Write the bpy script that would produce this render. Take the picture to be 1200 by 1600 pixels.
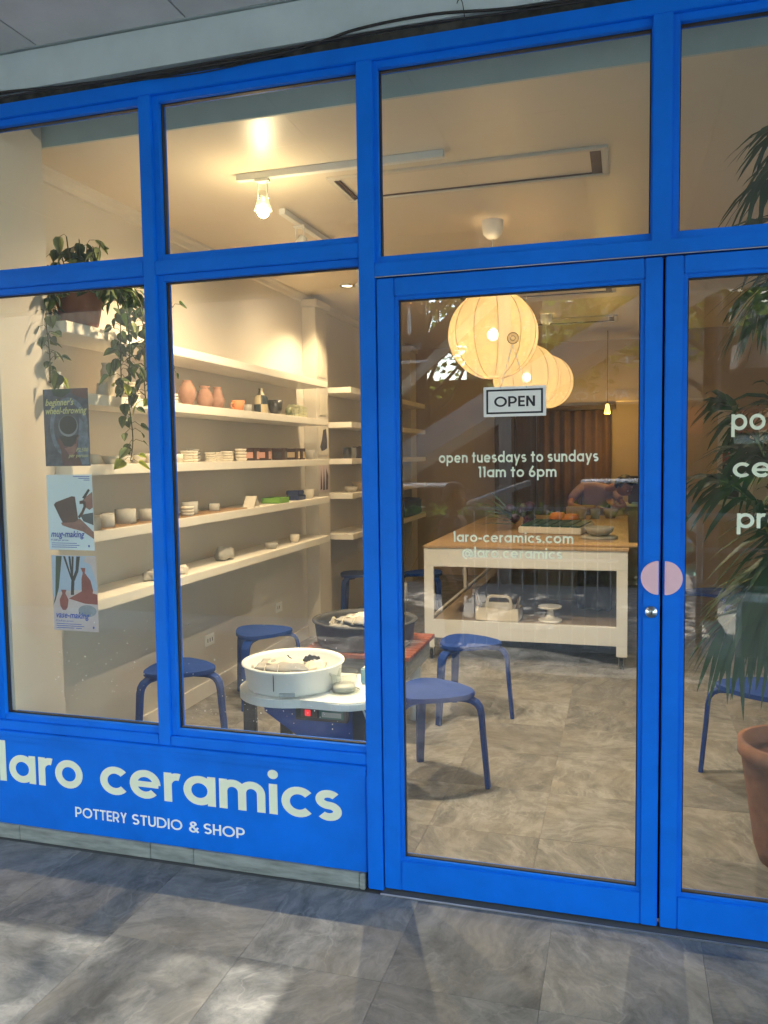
import bpy, bmesh, math, random
from mathutils import Vector, Matrix
rnd = random.Random(7)
R = math.radians
PI = math.pi
S = bpy.context.scene
for o in list(bpy.data.objects):
    bpy.data.objects.remove(o)
COL = S.collection

# ------------------------------------------------------------------ camera
cam_d = bpy.data.cameras.new('camera')
cam = bpy.data.objects.new('camera', cam_d)
COL.objects.link(cam)
YAW, PIT, ROL, FPX = 0.287797673, -0.069246251, 0.0139378154, 1272.65
cam_d.sensor_fit = 'VERTICAL'
cam_d.sensor_height = 36.0
cam_d.lens = FPX * 36.0 / 1600.0
cam_d.clip_start = 0.05
cam_d.clip_end = 2000
Mc = Matrix.Rotation(YAW, 3, 'Z') @ Matrix.Rotation(PIT, 3, 'X') @ Matrix.Rotation(ROL, 3, 'Y')
right, fwd, up = Mc @ Vector((1, 0, 0)), Mc @ Vector((0, 1, 0)), Mc @ Vector((0, 0, 1))
m = Matrix((right, up, -fwd)).transposed()
cam.matrix_world = Matrix.Translation((0, -2.68, 1.55)) @ m.to_4x4()
S.camera = cam

# ------------------------------------------------------------------ light and exposure
SUN_EL, SUN_AZ = R(47), R(181)          # azimuth measured from +Y clockwise: the sun stands behind the camera
w = bpy.data.worlds.new('World')
S.world = w
w.use_nodes = True
nt = w.node_tree
sky = nt.nodes.new('ShaderNodeTexSky')
sky.sky_type = 'NISHITA'
sky.sun_disc = False
sky.sun_elevation = SUN_EL
sky.sun_rotation = SUN_AZ
sky.dust_density = 0.7
sky.air_density = 1.2
bg = nt.nodes['Background']
bg.inputs['Strength'].default_value = 0.15
nt.links.new(sky.outputs[0], bg.inputs[0])
sd = bpy.data.lights.new('sun', 'SUN')
sd.energy = 2.8
sd.angle = R(0.6)
sd.color = (1.0, 0.93, 0.84)
sun = bpy.data.objects.new('sun', sd)
COL.objects.link(sun)
sdir = Vector((math.sin(SUN_AZ) * math.cos(SUN_EL), math.cos(SUN_AZ) * math.cos(SUN_EL), math.sin(SUN_EL)))
sun.rotation_euler = sdir.to_track_quat('Z', 'Y').to_euler()
sun.location = sdir * 30
S.view_settings.view_transform = 'Standard'
S.view_settings.look = 'None'
S.view_settings.exposure = 3.6
S.view_settings.gamma = 1.0
S.view_settings.use_curve_mapping = False
S.render.engine = 'CYCLES'
S.cycles.max_bounces = 10
S.cycles.transparent_max_bounces = 24
S.cycles.sample_clamp_indirect = 4.0
LAMP = .26        # one factor for all the shop's own lamps

# ------------------------------------------------------------------ materials
def mat(name, col=(.8, .8, .8), rough=.5, metal=0., var=0., nscale=8., bump=0., bscale=60., spec=None, col2=None, sheen=0, trans=0, stretch=(1, 1, 1), objrand=0., emit=None, estr=0.):
    m = bpy.data.materials.new(name)
    m.use_nodes = True
    n, l = m.node_tree.nodes, m.node_tree.links
    b = n['Principled BSDF']
    b.inputs['Roughness'].default_value = rough
    b.inputs['Metallic'].default_value = metal
    if spec is not None:
        b.inputs['Specular IOR Level'].default_value = spec
    if trans:
        b.inputs['Transmission Weight'].default_value = trans
    b.inputs['Base Color'].default_value = (*col, 1)
    tc = n.new('ShaderNodeTexCoord')
    mp = n.new('ShaderNodeMapping')
    mp.inputs['Scale'].default_value = stretch
    l.new(tc.outputs['Object'], mp.inputs['Vector'])
    if var or col2:
        nz = n.new('ShaderNodeTexNoise')
        nz.inputs['Scale'].default_value = nscale
        nz.inputs['Detail'].default_value = 6
        nz.inputs['Roughness'].default_value = .6
        l.new(mp.outputs[0], nz.inputs['Vector'])
        mx = n.new('ShaderNodeMix')
        mx.data_type = 'RGBA'
        c2 = col2 if col2 else tuple(max(0, c * (1 - var)) for c in col)
        mx.inputs[6].default_value = (*col, 1)
        mx.inputs[7].default_value = (*c2, 1)
        rp = n.new('ShaderNodeValToRGB')
        rp.color_ramp.elements[0].position = .35
        rp.color_ramp.elements[1].position = .68
        l.new(nz.outputs['Fac'], rp.inputs[0])
        l.new(rp.outputs[0], mx.inputs[0])
        out = mx.outputs[2]
        if objrand:
            oi = n.new('ShaderNodeObjectInfo')
            mr = n.new('ShaderNodeMapRange')
            mr.inputs[3].default_value = 1 - objrand
            mr.inputs[4].default_value = 1 + objrand
            l.new(oi.outputs['Random'], mr.inputs[0])
            vm = n.new('ShaderNodeVectorMath')
            vm.operation = 'SCALE'
            l.new(out, vm.inputs[0])
            l.new(mr.outputs[0], vm.inputs['Scale'])
            out = vm.outputs[0]
        l.new(out, b.inputs['Base Color'])
        mr2 = n.new('ShaderNodeMapRange')
        mr2.inputs[3].default_value = max(0.02, rough - .08)
        mr2.inputs[4].default_value = min(1, rough + .1)
        l.new(nz.outputs['Fac'], mr2.inputs[0])
        l.new(mr2.outputs[0], b.inputs['Roughness'])
    if bump:
        nb = n.new('ShaderNodeTexNoise')
        nb.inputs['Scale'].default_value = bscale
        nb.inputs['Detail'].default_value = 5
        l.new(mp.outputs[0], nb.inputs['Vector'])
        bp = n.new('ShaderNodeBump')
        bp.inputs['Strength'].default_value = bump
        bp.inputs['Distance'].default_value = .004
        l.new(nb.outputs['Fac'], bp.inputs['Height'])
        l.new(bp.outputs[0], b.inputs['Normal'])
    if emit:
        b.inputs['Emission Color'].default_value = (*emit, 1)
        b.inputs['Emission Strength'].default_value = estr
    return m

def stone_mat(name, base, dark, light, warm, rough=.45):
    """slate-look vinyl tiles: veins and clouds whose direction changes from tile to tile"""
    m = bpy.data.materials.new(name)
    m.use_nodes = True
    n, l = m.node_tree.nodes, m.node_tree.links
    b = n['Principled BSDF']
    tc = n.new('ShaderNodeTexCoord')
    oi = n.new('ShaderNodeObjectInfo')
    rot = n.new('ShaderNodeVectorRotate')
    rot.rotation_type = 'Z_AXIS'
    mul = n.new('ShaderNodeMath'); mul.operation = 'MULTIPLY'; mul.inputs[1].default_value = 1.7
    l.new(oi.outputs['Random'], mul.inputs[0])
    l.new(mul.outputs[0], rot.inputs['Angle'])
    l.new(tc.outputs['Object'], rot.inputs['Vector'])
    add = n.new('ShaderNodeVectorMath'); add.operation = 'MULTIPLY_ADD'
    l.new(oi.outputs['Random'], add.inputs[0])
    add.inputs[1].default_value = (37, 53, 11)
    l.new(rot.outputs[0], add.inputs[2])
    mp = n.new('ShaderNodeMapping')
    mp.inputs['Scale'].default_value = (1.0, 1.6, 1)
    l.new(add.outputs[0], mp.inputs[0])
    warp = n.new('ShaderNodeTexNoise'); warp.inputs['Scale'].default_value = 3.0; warp.inputs['Detail'].default_value = 5
    l.new(add.outputs[0], warp.inputs['Vector'])
    va = n.new('ShaderNodeVectorMath'); va.operation = 'MULTIPLY_ADD'
    l.new(warp.outputs['Color'], va.inputs[0])
    va.inputs[1].default_value = (.35, .35, 0)
    l.new(mp.outputs[0], va.inputs[2])
    na = n.new('ShaderNodeTexNoise'); na.inputs['Scale'].default_value = 6.5; na.inputs['Detail'].default_value = 14; na.inputs['Roughness'].default_value = .74
    l.new(va.outputs[0], na.inputs['Vector'])
    ms = n.new('ShaderNodeMapping'); ms.inputs['Scale'].default_value = (5, 34, 1)
    l.new(va.outputs[0], ms.inputs[0])
    nb = n.new('ShaderNodeTexNoise'); nb.inputs['Scale'].default_value = 1.0; nb.inputs['Detail'].default_value = 8; nb.inputs['Roughness'].default_value = .6
    l.new(ms.outputs[0], nb.inputs['Vector'])
    nv = n.new('ShaderNodeTexNoise'); nv.inputs['Scale'].default_value = 2.3; nv.inputs['Detail'].default_value = 6
    l.new(va.outputs[0], nv.inputs['Vector'])
    vs_ = n.new('ShaderNodeMath'); vs_.operation = 'SUBTRACT'; vs_.inputs[1].default_value = .5
    l.new(nv.outputs['Fac'], vs_.inputs[0])
    vb = n.new('ShaderNodeMath'); vb.operation = 'ABSOLUTE'; l.new(vs_.outputs[0], vb.inputs[0])
    vr = n.new('ShaderNodeMapRange'); vr.inputs[1].default_value = 0; vr.inputs[2].default_value = .012; vr.inputs[3].default_value = .10; vr.inputs[4].default_value = 0
    l.new(vb.outputs[0], vr.inputs[0])
    s1 = n.new('ShaderNodeMath'); s1.operation = 'MULTIPLY_ADD'; s1.inputs[1].default_value = .16; s1.inputs[2].default_value = -.08
    l.new(nb.outputs['Fac'], s1.inputs[0])
    s2 = n.new('ShaderNodeMath'); s2.operation = 'ADD'; l.new(na.outputs['Fac'], s2.inputs[0]); l.new(s1.outputs[0], s2.inputs[1])
    n1 = n.new('ShaderNodeMath'); n1.operation = 'ADD'; l.new(s2.outputs[0], n1.inputs[0]); l.new(vr.outputs[0], n1.inputs[1])
    n2 = n.new('ShaderNodeTexNoise'); n2.inputs['Scale'].default_value = 2.6; n2.inputs['Detail'].default_value = 4
    l.new(add.outputs[0], n2.inputs['Vector'])
    rp = n.new('ShaderNodeValToRGB')
    e = rp.color_ramp.elements
    e[0].position = .33; e[0].color = (*dark, 1)
    e[1].position = .70; e[1].color = (*light, 1)
    x = e.new(.49); x.color = (*base, 1)
    x = e.new(.58); x.color = tuple((base[i] + light[i]) / 2 for i in range(3)) + (1,)
    l.new(n1.outputs[0], rp.inputs[0])
    mx = n.new('ShaderNodeMix'); mx.data_type = 'RGBA'
    mx.inputs[7].default_value = (*warm, 1)
    r2 = n.new('ShaderNodeMapRange')
    r2.inputs[1].default_value = .45; r2.inputs[2].default_value = .75; r2.inputs[4].default_value = .55
    l.new(n2.outputs['Fac'], r2.inputs[0])
    l.new(r2.outputs[0], mx.inputs[0])
    l.new(rp.outputs[0], mx.inputs[6])
    sc = n.new('ShaderNodeVectorMath'); sc.operation = 'SCALE'
    r3 = n.new('ShaderNodeMapRange'); r3.inputs[3].default_value = .83; r3.inputs[4].default_value = 1.17
    l.new(oi.outputs['Random'], r3.inputs[0])
    l.new(mx.outputs[2], sc.inputs[0])
    l.new(r3.outputs[0], sc.inputs['Scale'])
    l.new(sc.outputs[0], b.inputs['Base Color'])
    r4 = n.new('ShaderNodeMapRange'); r4.inputs[3].default_value = rough + .16; r4.inputs[4].default_value = rough - .1
    l.new(n1.outputs[0], r4.inputs[0])
    l.new(r4.outputs[0], b.inputs['Roughness'])
    bp = n.new('ShaderNodeBump'); bp.inputs['Strength'].default_value = .35; bp.inputs['Distance'].default_value = .003
    l.new(n1.outputs[0], bp.inputs['Height'])
    l.new(bp.outputs[0], b.inputs['Normal'])
    return m

def pane_glass(name, tint=(.95, .985, .97), ior=1.92, dust=.022):
    m = bpy.data.materials.new(name)
    m.use_nodes = True
    n, l = m.node_tree.nodes, m.node_tree.links
    for x in list(n):
        if x.type == 'BSDF_PRINCIPLED':
            n.remove(x)
    out = [x for x in n if x.type == 'OUTPUT_MATERIAL'][0]
    tr = n.new('ShaderNodeBsdfTransparent'); tr.inputs[0].default_value = (*tint, 1)
    gl = n.new('ShaderNodeBsdfGlossy'); gl.inputs['Roughness'].default_value = 0.0
    df = n.new('ShaderNodeBsdfDiffuse'); df.inputs[0].default_value = (.7, .7, .68, 1)
    fr = n.new('ShaderNodeFresnel'); fr.inputs[0].default_value = ior
    ge = n.new('ShaderNodeNewGeometry')
    su = n.new('ShaderNodeMath'); su.operation = 'SUBTRACT'; su.inputs[0].default_value = 1
    l.new(ge.outputs['Backfacing'], su.inputs[1])
    mu = n.new('ShaderNodeMath'); mu.operation = 'MULTIPLY'
    l.new(su.outputs[0], mu.inputs[0]); l.new(fr.outputs[0], mu.inputs[1])
    mx = n.new('ShaderNodeMixShader')
    l.new(mu.outputs[0], mx.inputs[0]); l.new(tr.outputs[0], mx.inputs[1]); l.new(gl.outputs[0], mx.inputs[2])
    mx2 = n.new('ShaderNodeMixShader')
    nz = n.new('ShaderNodeTexNoise'); nz.inputs['Scale'].default_value = 3; nz.inputs['Detail'].default_value = 8
    tc = n.new('ShaderNodeTexCoord'); l.new(tc.outputs['Object'], nz.inputs['Vector'])
    mr = n.new('ShaderNodeMapRange'); mr.inputs[3].default_value = 0; mr.inputs[4].default_value = dust * 2
    l.new(nz.outputs['Fac'], mr.inputs[0])
    m3 = n.new('ShaderNodeMath'); m3.operation = 'MULTIPLY'
    l.new(mr.outputs[0], m3.inputs[0]); l.new(su.outputs[0], m3.inputs[1])
    l.new(m3.outputs[0], mx2.inputs[0]); l.new(mx.outputs[0], mx2.inputs[1]); l.new(df.outputs[0], mx2.inputs[2])
    l.new(mx2.outputs[0], out.inputs[0])
    return m

def paper_lamp_mat():
    m = bpy.data.materials.new('lantern paper')
    m.use_nodes = True
    n, l = m.node_tree.nodes, m.node_tree.links
    b = n['Principled BSDF']
    out = [x for x in n if x.type == 'OUTPUT_MATERIAL'][0]
    b.inputs['Base Color'].default_value = (.55, .42, .26, 1)
    b.inputs['Roughness'].default_value = .8
    tl = n.new('ShaderNodeBsdfTranslucent'); tl.inputs[0].default_value = (.27, .20, .10, 1)
    nz = n.new('ShaderNodeTexNoise'); nz.inputs['Scale'].default_value = 14; nz.inputs['Detail'].default_value = 8
    tc = n.new('ShaderNodeTexCoord'); l.new(tc.outputs['Object'], nz.inputs['Vector'])
    bp = n.new('ShaderNodeBump'); bp.inputs['Strength'].default_value = .25; bp.inputs['Distance'].default_value = .004
    l.new(nz.outputs['Fac'], bp.inputs['Height'])
    l.new(bp.outputs[0], tl.inputs['Normal']); l.new(bp.outputs[0], b.inputs['Normal'])
    mx = n.new('ShaderNodeMixShader'); mx.inputs[0].default_value = .6
    l.new(b.outputs[0], mx.inputs[1]); l.new(tl.outputs[0], mx.inputs[2])
    # the lit paper glows warmly over its whole surface: it is the lamp
    em = n.new('ShaderNodeEmission'); em.inputs[0].default_value = (1.0, .60, .22, 1); em.inputs[1].default_value = .24 * LAMP
    ad = n.new('ShaderNodeAddShader')
    l.new(mx.outputs[0], ad.inputs[0]); l.new(em.outputs[0], ad.inputs[1])
    tp = n.new('ShaderNodeBsdfTransparent')
    m2 = n.new('ShaderNodeMixShader'); m2.inputs[0].default_value = .10
    l.new(ad.outputs[0], m2.inputs[1]); l.new(tp.outputs[0], m2.inputs[2])
    l.new(m2.outputs[0], out.inputs[0])
    return m

def emis(name, col, s):
    m = bpy.data.materials.new(name)
    m.use_nodes = True
    b = m.node_tree.nodes['Principled BSDF']
    b.inputs['Base Color'].default_value = (*col, 1)
    b.inputs['Emission Color'].default_value = (*col, 1)
    b.inputs['Emission Strength'].default_value = s
    return m

BLUE = mat('blue gloss paint', (.0, .160, .76), .5, spec=.22, var=.16, nscale=4, bump=.18, bscale=35)
STOOLB = mat('stool blue paint', (.002, .034, .20), .6, spec=.25, var=.15, nscale=9, bump=.1)
WALLM = mat('interior wall paint', (.62, .57, .49), .6, var=.05, nscale=2, bump=.15, bscale=90)
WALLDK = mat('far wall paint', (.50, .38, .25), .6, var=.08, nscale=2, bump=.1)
CEILM = mat('interior ceiling semi gloss', (.68, .60, .49), .40, bump=.2, bscale=5)
SHELFM = mat('shelf cream paint', (.80, .75, .65), .5, var=.05, nscale=6, bump=.1)
CREAM = mat('cream lettering vinyl', (.74, .80, .62), .5)
WHITEL = mat('white lettering vinyl', (.80, .84, .80), .5)
GASK = mat('black rubber gasket', (.015, .015, .018), .6)
CONC = mat('grey stone skirting', (.30, .33, .31), .6, nscale=7, col2=(.16, .18, .17), bump=.3, bscale=40, stretch=(1, 1, 6))
FASC = mat('fascia paint', (.50, .60, .61), .8, var=.18, nscale=3, bump=.25, bscale=30)
CANP = mat('canopy ceiling board', (.52, .54, .54), .85, var=.16, nscale=4, bump=.2, bscale=20, objrand=.05)
FLOUT = stone_mat('walkway slate tiles', (.142, .144, .132), (.066, .069, .066), (.245, .24, .215), (.20, .178, .135), .5)
FLIN = stone_mat('shop floor slate tiles', (.170, .160, .143), (.080, .075, .068), (.29, .275, .25), (.22, .185, .14), .42)
GROUT = mat('dark joint', (.08, .08, .075), .8)
GLASS = pane_glass('window glass')
TERRA = mat('terracotta clay', (.26, .12, .075), .8, nscale=10, col2=(.17, .08, .055), bump=.3, bscale=50)
PINKCL = mat('pink bisque clay', (.34, .19, .13), .9, nscale=14, col2=(.25, .135, .09), bump=.25, bscale=40)
ORCL = mat('orange clay', (.72, .28, .11), .7, var=.15, nscale=10)
CLAYW = mat('pale bisque', (.70, .64, .52), .75, var=.12, nscale=12, bump=.15)
CLAYG = mat('grey raw clay', (.42, .40, .35), .8, var=.2, nscale=10, bump=.3)
DGREEN = mat('dark bronze glaze', (.05, .045, .03), .3, var=.3)
GGREEN = mat('lime green plastic', (.20, .40, .05), .35)
NAVY = mat('navy blue box', (.02, .035, .12), .5, var=.2)
BRN = mat('brown card box', (.045, .018, .012), .5, var=.2)
PINK = mat('pale pink enamel', (.80, .50, .55), .45, var=.05, nscale=30)
LBLP = mat('pink print', (.58, .30, .22), .5)
KRAFT = mat('kraft print', (.45, .33, .18), .6)
WHITE = mat('white plastic', (.80, .79, .75), .4, var=.05, nscale=5, bump=.05)
WHITEP = mat('white gloss plastic bowl', (.80, .80, .76), .3, var=.06, nscale=6)
BLACKP = mat('black plastic', (.015, .015, .016), .45, var=.4, bump=.2)
PANDK = mat('dusty black splash pan', (.014, .014, .015), .6, nscale=14, col2=(.05, .05, .05), bump=.2)
BLUEM = mat('wheel blue metal', (.006, .06, .30), .35, var=.2)
STEEL = mat('steel', (.55, .56, .57), .3, metal=1.0, var=.1)
GREYP = mat('grey railing paint', (.42, .45, .46), .5, var=.1)
BRSLAT = mat('red brown wood slat', (.26, .07, .03), .35, nscale=12, col2=(.18, .045, .02), stretch=(14, 1, 1), objrand=.12)
GREYWOOD = mat('weathered grey wood', (.33, .31, .28), .7, nscale=10, col2=(.22, .20, .18), stretch=(1, 1, 8))
WOODT = mat('tan table top wood', (.40, .27, .155), .45, nscale=6, col2=(.32, .205, .115), stretch=(12, 1, 1), objrand=.06, bump=.1)
WOODB = mat('wooden work board', (.42, .27, .14), .5, nscale=8, col2=(.32, .19, .09), stretch=(10, 1, 1))
TABW = mat('white laminated table', (.64, .63, .60), .45, var=.05, nscale=4)
TABIN = mat('table inner board', (.38, .30, .22), .5, var=.12, nscale=4)
DARKBR = mat('dark brown wood door', (.075, .038, .018), .5, nscale=5, col2=(.05, .025, .012), stretch=(10, 10, 1))
CLOTH = mat('grey apron cloth', (.34, .31, .26), .9, nscale=9, col2=(.22, .24, .26), bump=.4, bscale=200)
CLOTHC = mat('cream apron print', (.68, .60, .46), .9, var=.1)
CLOTHK = mat('dark cloth', (.03, .03, .035), .9, var=.3)
LEAF = mat('pothos leaf', (.035, .075, .02), .4, nscale=14, col2=(.13, .18, .05), objrand=.25)
LEAFV = mat('pale variegated leaf', (.30, .36, .14), .45, nscale=20, col2=(.06, .11, .03))
LEAFY = mat('young lime leaf', (.42, .50, .06), .4, var=.2)
STEM = mat('green brown stem', (.07, .075, .025), .6)
PALML = mat('palm leaflet', (.022, .065, .025), .38, nscale=6, col2=(.045, .10, .035))
PALMS = mat('palm stem', (.16, .20, .06), .5, var=.2)
SKIN = mat('skin', (.40, .19, .11), .5, var=.08)
HAIR = mat('black hair', (.012, .010, .009), .45, var=.4, bump=.4)
SHIRT = mat('dusty pink shirt', (.36, .24, .30), .85, var=.15, bump=.3, bscale=30)
MAROON = mat('maroon shirt', (.14, .03, .05), .85, var=.15)
STRIPE = mat('grey striped shirt', (.10, .08, .07), .85, var=.25)
JEANS = mat('dark trousers', (.03, .035, .06), .85, var=.2)
CABLE = mat('black cable', (.02, .02, .02), .6)
CABLEW = mat('white cable', (.65, .65, .62), .5)
BRACK = mat('dusty cable tray gap', (.09, .09, .075), .9, nscale=20, col2=(.03, .03, .03))
BULB = emis('lit bulb', (1.0, .72, .36), 60 * LAMP)
BULB2 = emis('lit lantern bulb', (1.0, .80, .50), 12 * LAMP)
DOWN = emis('lit downlight lens', (1.0, .75, .42), 6 * LAMP)
PEND = emis('lit yellow glass', (1.0, .62, .10), 1.6 * LAMP)
REDL = emis('lit red switch', (1.0, .02, .03), .07)
PAPER = paper_lamp_mat()
ASPH = mat('pale concrete road', (.26, .245, .22), .85, var=.25, nscale=3, bump=.3)
PAVE = mat('street pavement', (.34, .32, .28), .85, var=.2, nscale=3, bump=.2)
HEDGEM = mat('hedge leaves', (.06, .11, .03), .6, var=.5, nscale=12)
TREEL = mat('tree leaves', (.065, .10, .03), .55, nscale=5, col2=(.12, .15, .05))
BARK = mat('bark', (.10, .075, .05), .9, var=.4, bump=.6)
BLDW = mat('white render', (.70, .68, .63), .8, var=.12, nscale=1.2)
BLDT = mat('tan render', (.42, .30, .19), .8, var=.15, nscale=1.2)
BLDR = mat('orange sign board', (.60, .16, .07), .6, var=.1)
DKGL = mat('dark window glass', (.03, .035, .04), .08)
STRST = mat('brown steel paint', (.11, .065, .045), .6, var=.3)
STRCO = mat('pale stair soffit', (.62, .58, .52), .8, var=.1)
CARW = mat('white car paint', (.75, .76, .78), .15, var=.03)
CARG = mat('grey car paint', (.12, .12, .13), .15)
TYRE = mat('tyre rubber', (.02, .02, .02), .8)
REDP = mat('red sign', (.55, .06, .05), .5)

def translucent(m, col, f=.5):
    n, l = m.node_tree.nodes, m.node_tree.links
    out = [x for x in n if x.type == 'OUTPUT_MATERIAL'][0]
    tl = n.new('ShaderNodeBsdfTranslucent'); tl.inputs[0].default_value = (*col, 1)
    mx = n.new('ShaderNodeMixShader'); mx.inputs[0].default_value = f
    l.new(n['Principled BSDF'].outputs[0], mx.inputs[1]); l.new(tl.outputs[0], mx.inputs[2]); l.new(mx.outputs[0], out.inputs[0])
translucent(TREEL, (.22, .28, .06)); translucent(HEDGEM, (.14, .26, .05)); translucent(LEAF, (.06, .12, .02), .3); translucent(LEAFY, (.5, .6, .08), .4); translucent(PALML, (.04, .10, .03), .25)

# ------------------------------------------------------------------ helpers
def bx(bm, x0, x1, y0, y1, z0, z1):
    vs = [bm.verts.new((x, y, z)) for z in (z0, z1) for y in (y0, y1) for x in (x0, x1)]
    for f in ((0, 2, 3, 1), (4, 5, 7, 6), (0, 1, 5, 4), (2, 6, 7, 3), (0, 4, 6, 2), (1, 3, 7, 5)):
        bm.faces.new([vs[i] for i in f])
    return vs

def link(name, me, m=None, parent=None, smooth=False):
    o = bpy.data.objects.new(name, me)
    COL.objects.link(o)
    if m is not None and not me.materials:
        me.materials.append(m)
    if parent is not None:
        o.parent = parent
    if smooth:
        for p in me.polygons:
            p.use_smooth = True
    return o

def obj(name, bm, m, parent=None, smooth=False, bevel=0., seg=2):
    if bevel:
        bmesh.ops.bevel(bm, geom=list(bm.edges), offset=bevel, segments=seg, affect='EDGES', clamp_overlap=True)
    bmesh.ops.recalc_face_normals(bm, faces=list(bm.faces))
    me = bpy.data.meshes.new(name)
    bm.to_mesh(me)
    bm.free()
    return link(name, me, m, parent, smooth)

def box(name, m, x0, x1, y0, y1, z0, z1, parent=None, bevel=0.):
    bm = bmesh.new()
    bx(bm, x0, x1, y0, y1, z0, z1)
    return obj(name, bm, m, parent, bevel=bevel)

def lathe(bm, prof, cx=0, cy=0, cz=0, n=24, sx=1, sy=1):
    rings = []
    for r, z in prof:
        if r < 1e-5:
            rings.append([bm.verts.new((cx, cy, cz + z))])
        else:
            rings.append([bm.verts.new((cx + sx * r * math.cos(2 * PI * i / n), cy + sy * r * math.sin(2 * PI * i / n), cz + z)) for i in range(n)])
    for a, b in zip(rings, rings[1:]):
        if len(a) == 1 and len(b) == 1:
            continue
        for i in range(n):
            j = (i + 1) % n
            if len(a) == 1:
                bm.faces.new((a[0], b[j], b[i]))
            elif len(b) == 1:
                bm.faces.new((a[i], a[j], b[0]))
            else:
                bm.faces.new((a[i], a[j], b[j], b[i]))

def tube(bm, pts, r, n=8, caps=True):
    pts = [Vector(p) for p in pts]
    rings = []
    ref = Vector((0, 0, 1))
    for i, p in enumerate(pts):
        d = (pts[min(i + 1, len(pts) - 1)] - pts[max(i - 1, 0)]).normalized()
        if abs(d.dot(ref)) > .95:
            u = d.cross(Vector((1, 0, 0))).normalized()
        else:
            u = d.cross(ref).normalized()
        v = d.cross(u).normalized()
        rr = r[i] if isinstance(r, (list, tuple)) else r
        rings.append([bm.verts.new(p + (u * math.cos(2 * PI * k / n) + v * math.sin(2 * PI * k / n)) * rr) for k in range(n)])
    for a, b in zip(rings, rings[1:]):
        for k in range(n):
            bm.faces.new((a[k], a[(k + 1) % n], b[(k + 1) % n], b[k]))
    if caps:
        bm.faces.new(rings[0][::-1]); bm.faces.new(rings[-1])

def ribbon(bm, pts, side, wid, thk, taper=None):
    """rectangular bar swept along pts; side = direction of its width"""
    pts = [Vector(p) for p in pts]
    side = Vector(side).normalized()
    rings = []
    for i, p in enumerate(pts):
        d = (pts[min(i + 1, len(pts) - 1)] - pts[max(i - 1, 0)]).normalized()
        nn = d.cross(side).normalized()
        ww = wid if taper is None else wid * taper[i]
        rings.append([bm.verts.new(p + side * sx * ww / 2 + nn * sy * thk / 2) for sx, sy in ((-1, -1), (1, -1), (1, 1), (-1, 1))])
    for a, b in zip(rings, rings[1:]):
        for k in range(4):
            bm.faces.new((a[k], a[(k + 1) % 4], b[(k + 1) % 4], b[k]))
    bm.faces.new(rings[0][::-1]); bm.faces.new(rings[-1])

def prism(bm, pts, z0, z1, axis='z'):
    """pts: 2D outline; extruded from z0 to z1 along axis"""
    def P(a, b, c):
        return {'z': (a, b, c), 'y': (a, c, b), 'x': (c, a, b)}[axis]
    lo = [bm.verts.new(P(a, b, z0)) for a, b in pts]
    hi = [bm.verts.new(P(a, b, z1)) for a, b in pts]
    bm.faces.new(lo[::-1]); bm.faces.new(hi)
    k = len(pts)
    for i in range(k):
        bm.faces.new((lo[i], lo[(i + 1) % k], hi[(i + 1) % k], hi[i]))

def tag(o, label, cat, group=None):
    o['label'] = label
    o['category'] = cat
    if group:
        o['group'] = group
    return o

def thing(name, label, cat, loc=(0, 0, 0), rz=0, group=None):
    o = bpy.data.objects.new(name, None)
    o.empty_display_size = .1
    COL.objects.link(o)
    o.location = loc
    o.rotation_euler = (0, 0, rz)
    return tag(o, label, cat, group)

def struct(o):
    o['kind'] = 'structure'
    return o

def stuff(o):
    o['kind'] = 'stuff'
    return o

def dup(root, loc, rz, label, group=None, scale=None):
    r = root.copy(); COL.objects.link(r)
    r.location = loc; r.rotation_euler = (0, 0, rz)
    if scale:
        r.scale = scale
    r['label'] = label
    if group:
        r['group'] = group
    for ch in list(root.children):
        c = ch.copy(); COL.objects.link(c); c.parent = r
        for g in list(ch.children):
            d = g.copy(); COL.objects.link(d); d.parent = c
    return r

def light(name, kind, energy, loc, parent=None, color=(1, .72, .44), radius=.04, spot=None, target=None, blend=.5):
    d = bpy.data.lights.new(name, kind)
    d.energy = energy * LAMP
    d.color = color
    d.shadow_soft_size = radius
    if kind == 'SPOT':
        d.spot_size = spot; d.spot_blend = blend
    o = bpy.data.objects.new(name, d)
    COL.objects.link(o)
    o.location = loc
    if target is not None:
        o.rotation_euler = (Vector(loc) - Vector(target)).to_track_quat('Z', 'Y').to_euler()
    if parent:
        o.parent = parent
    return o

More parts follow.
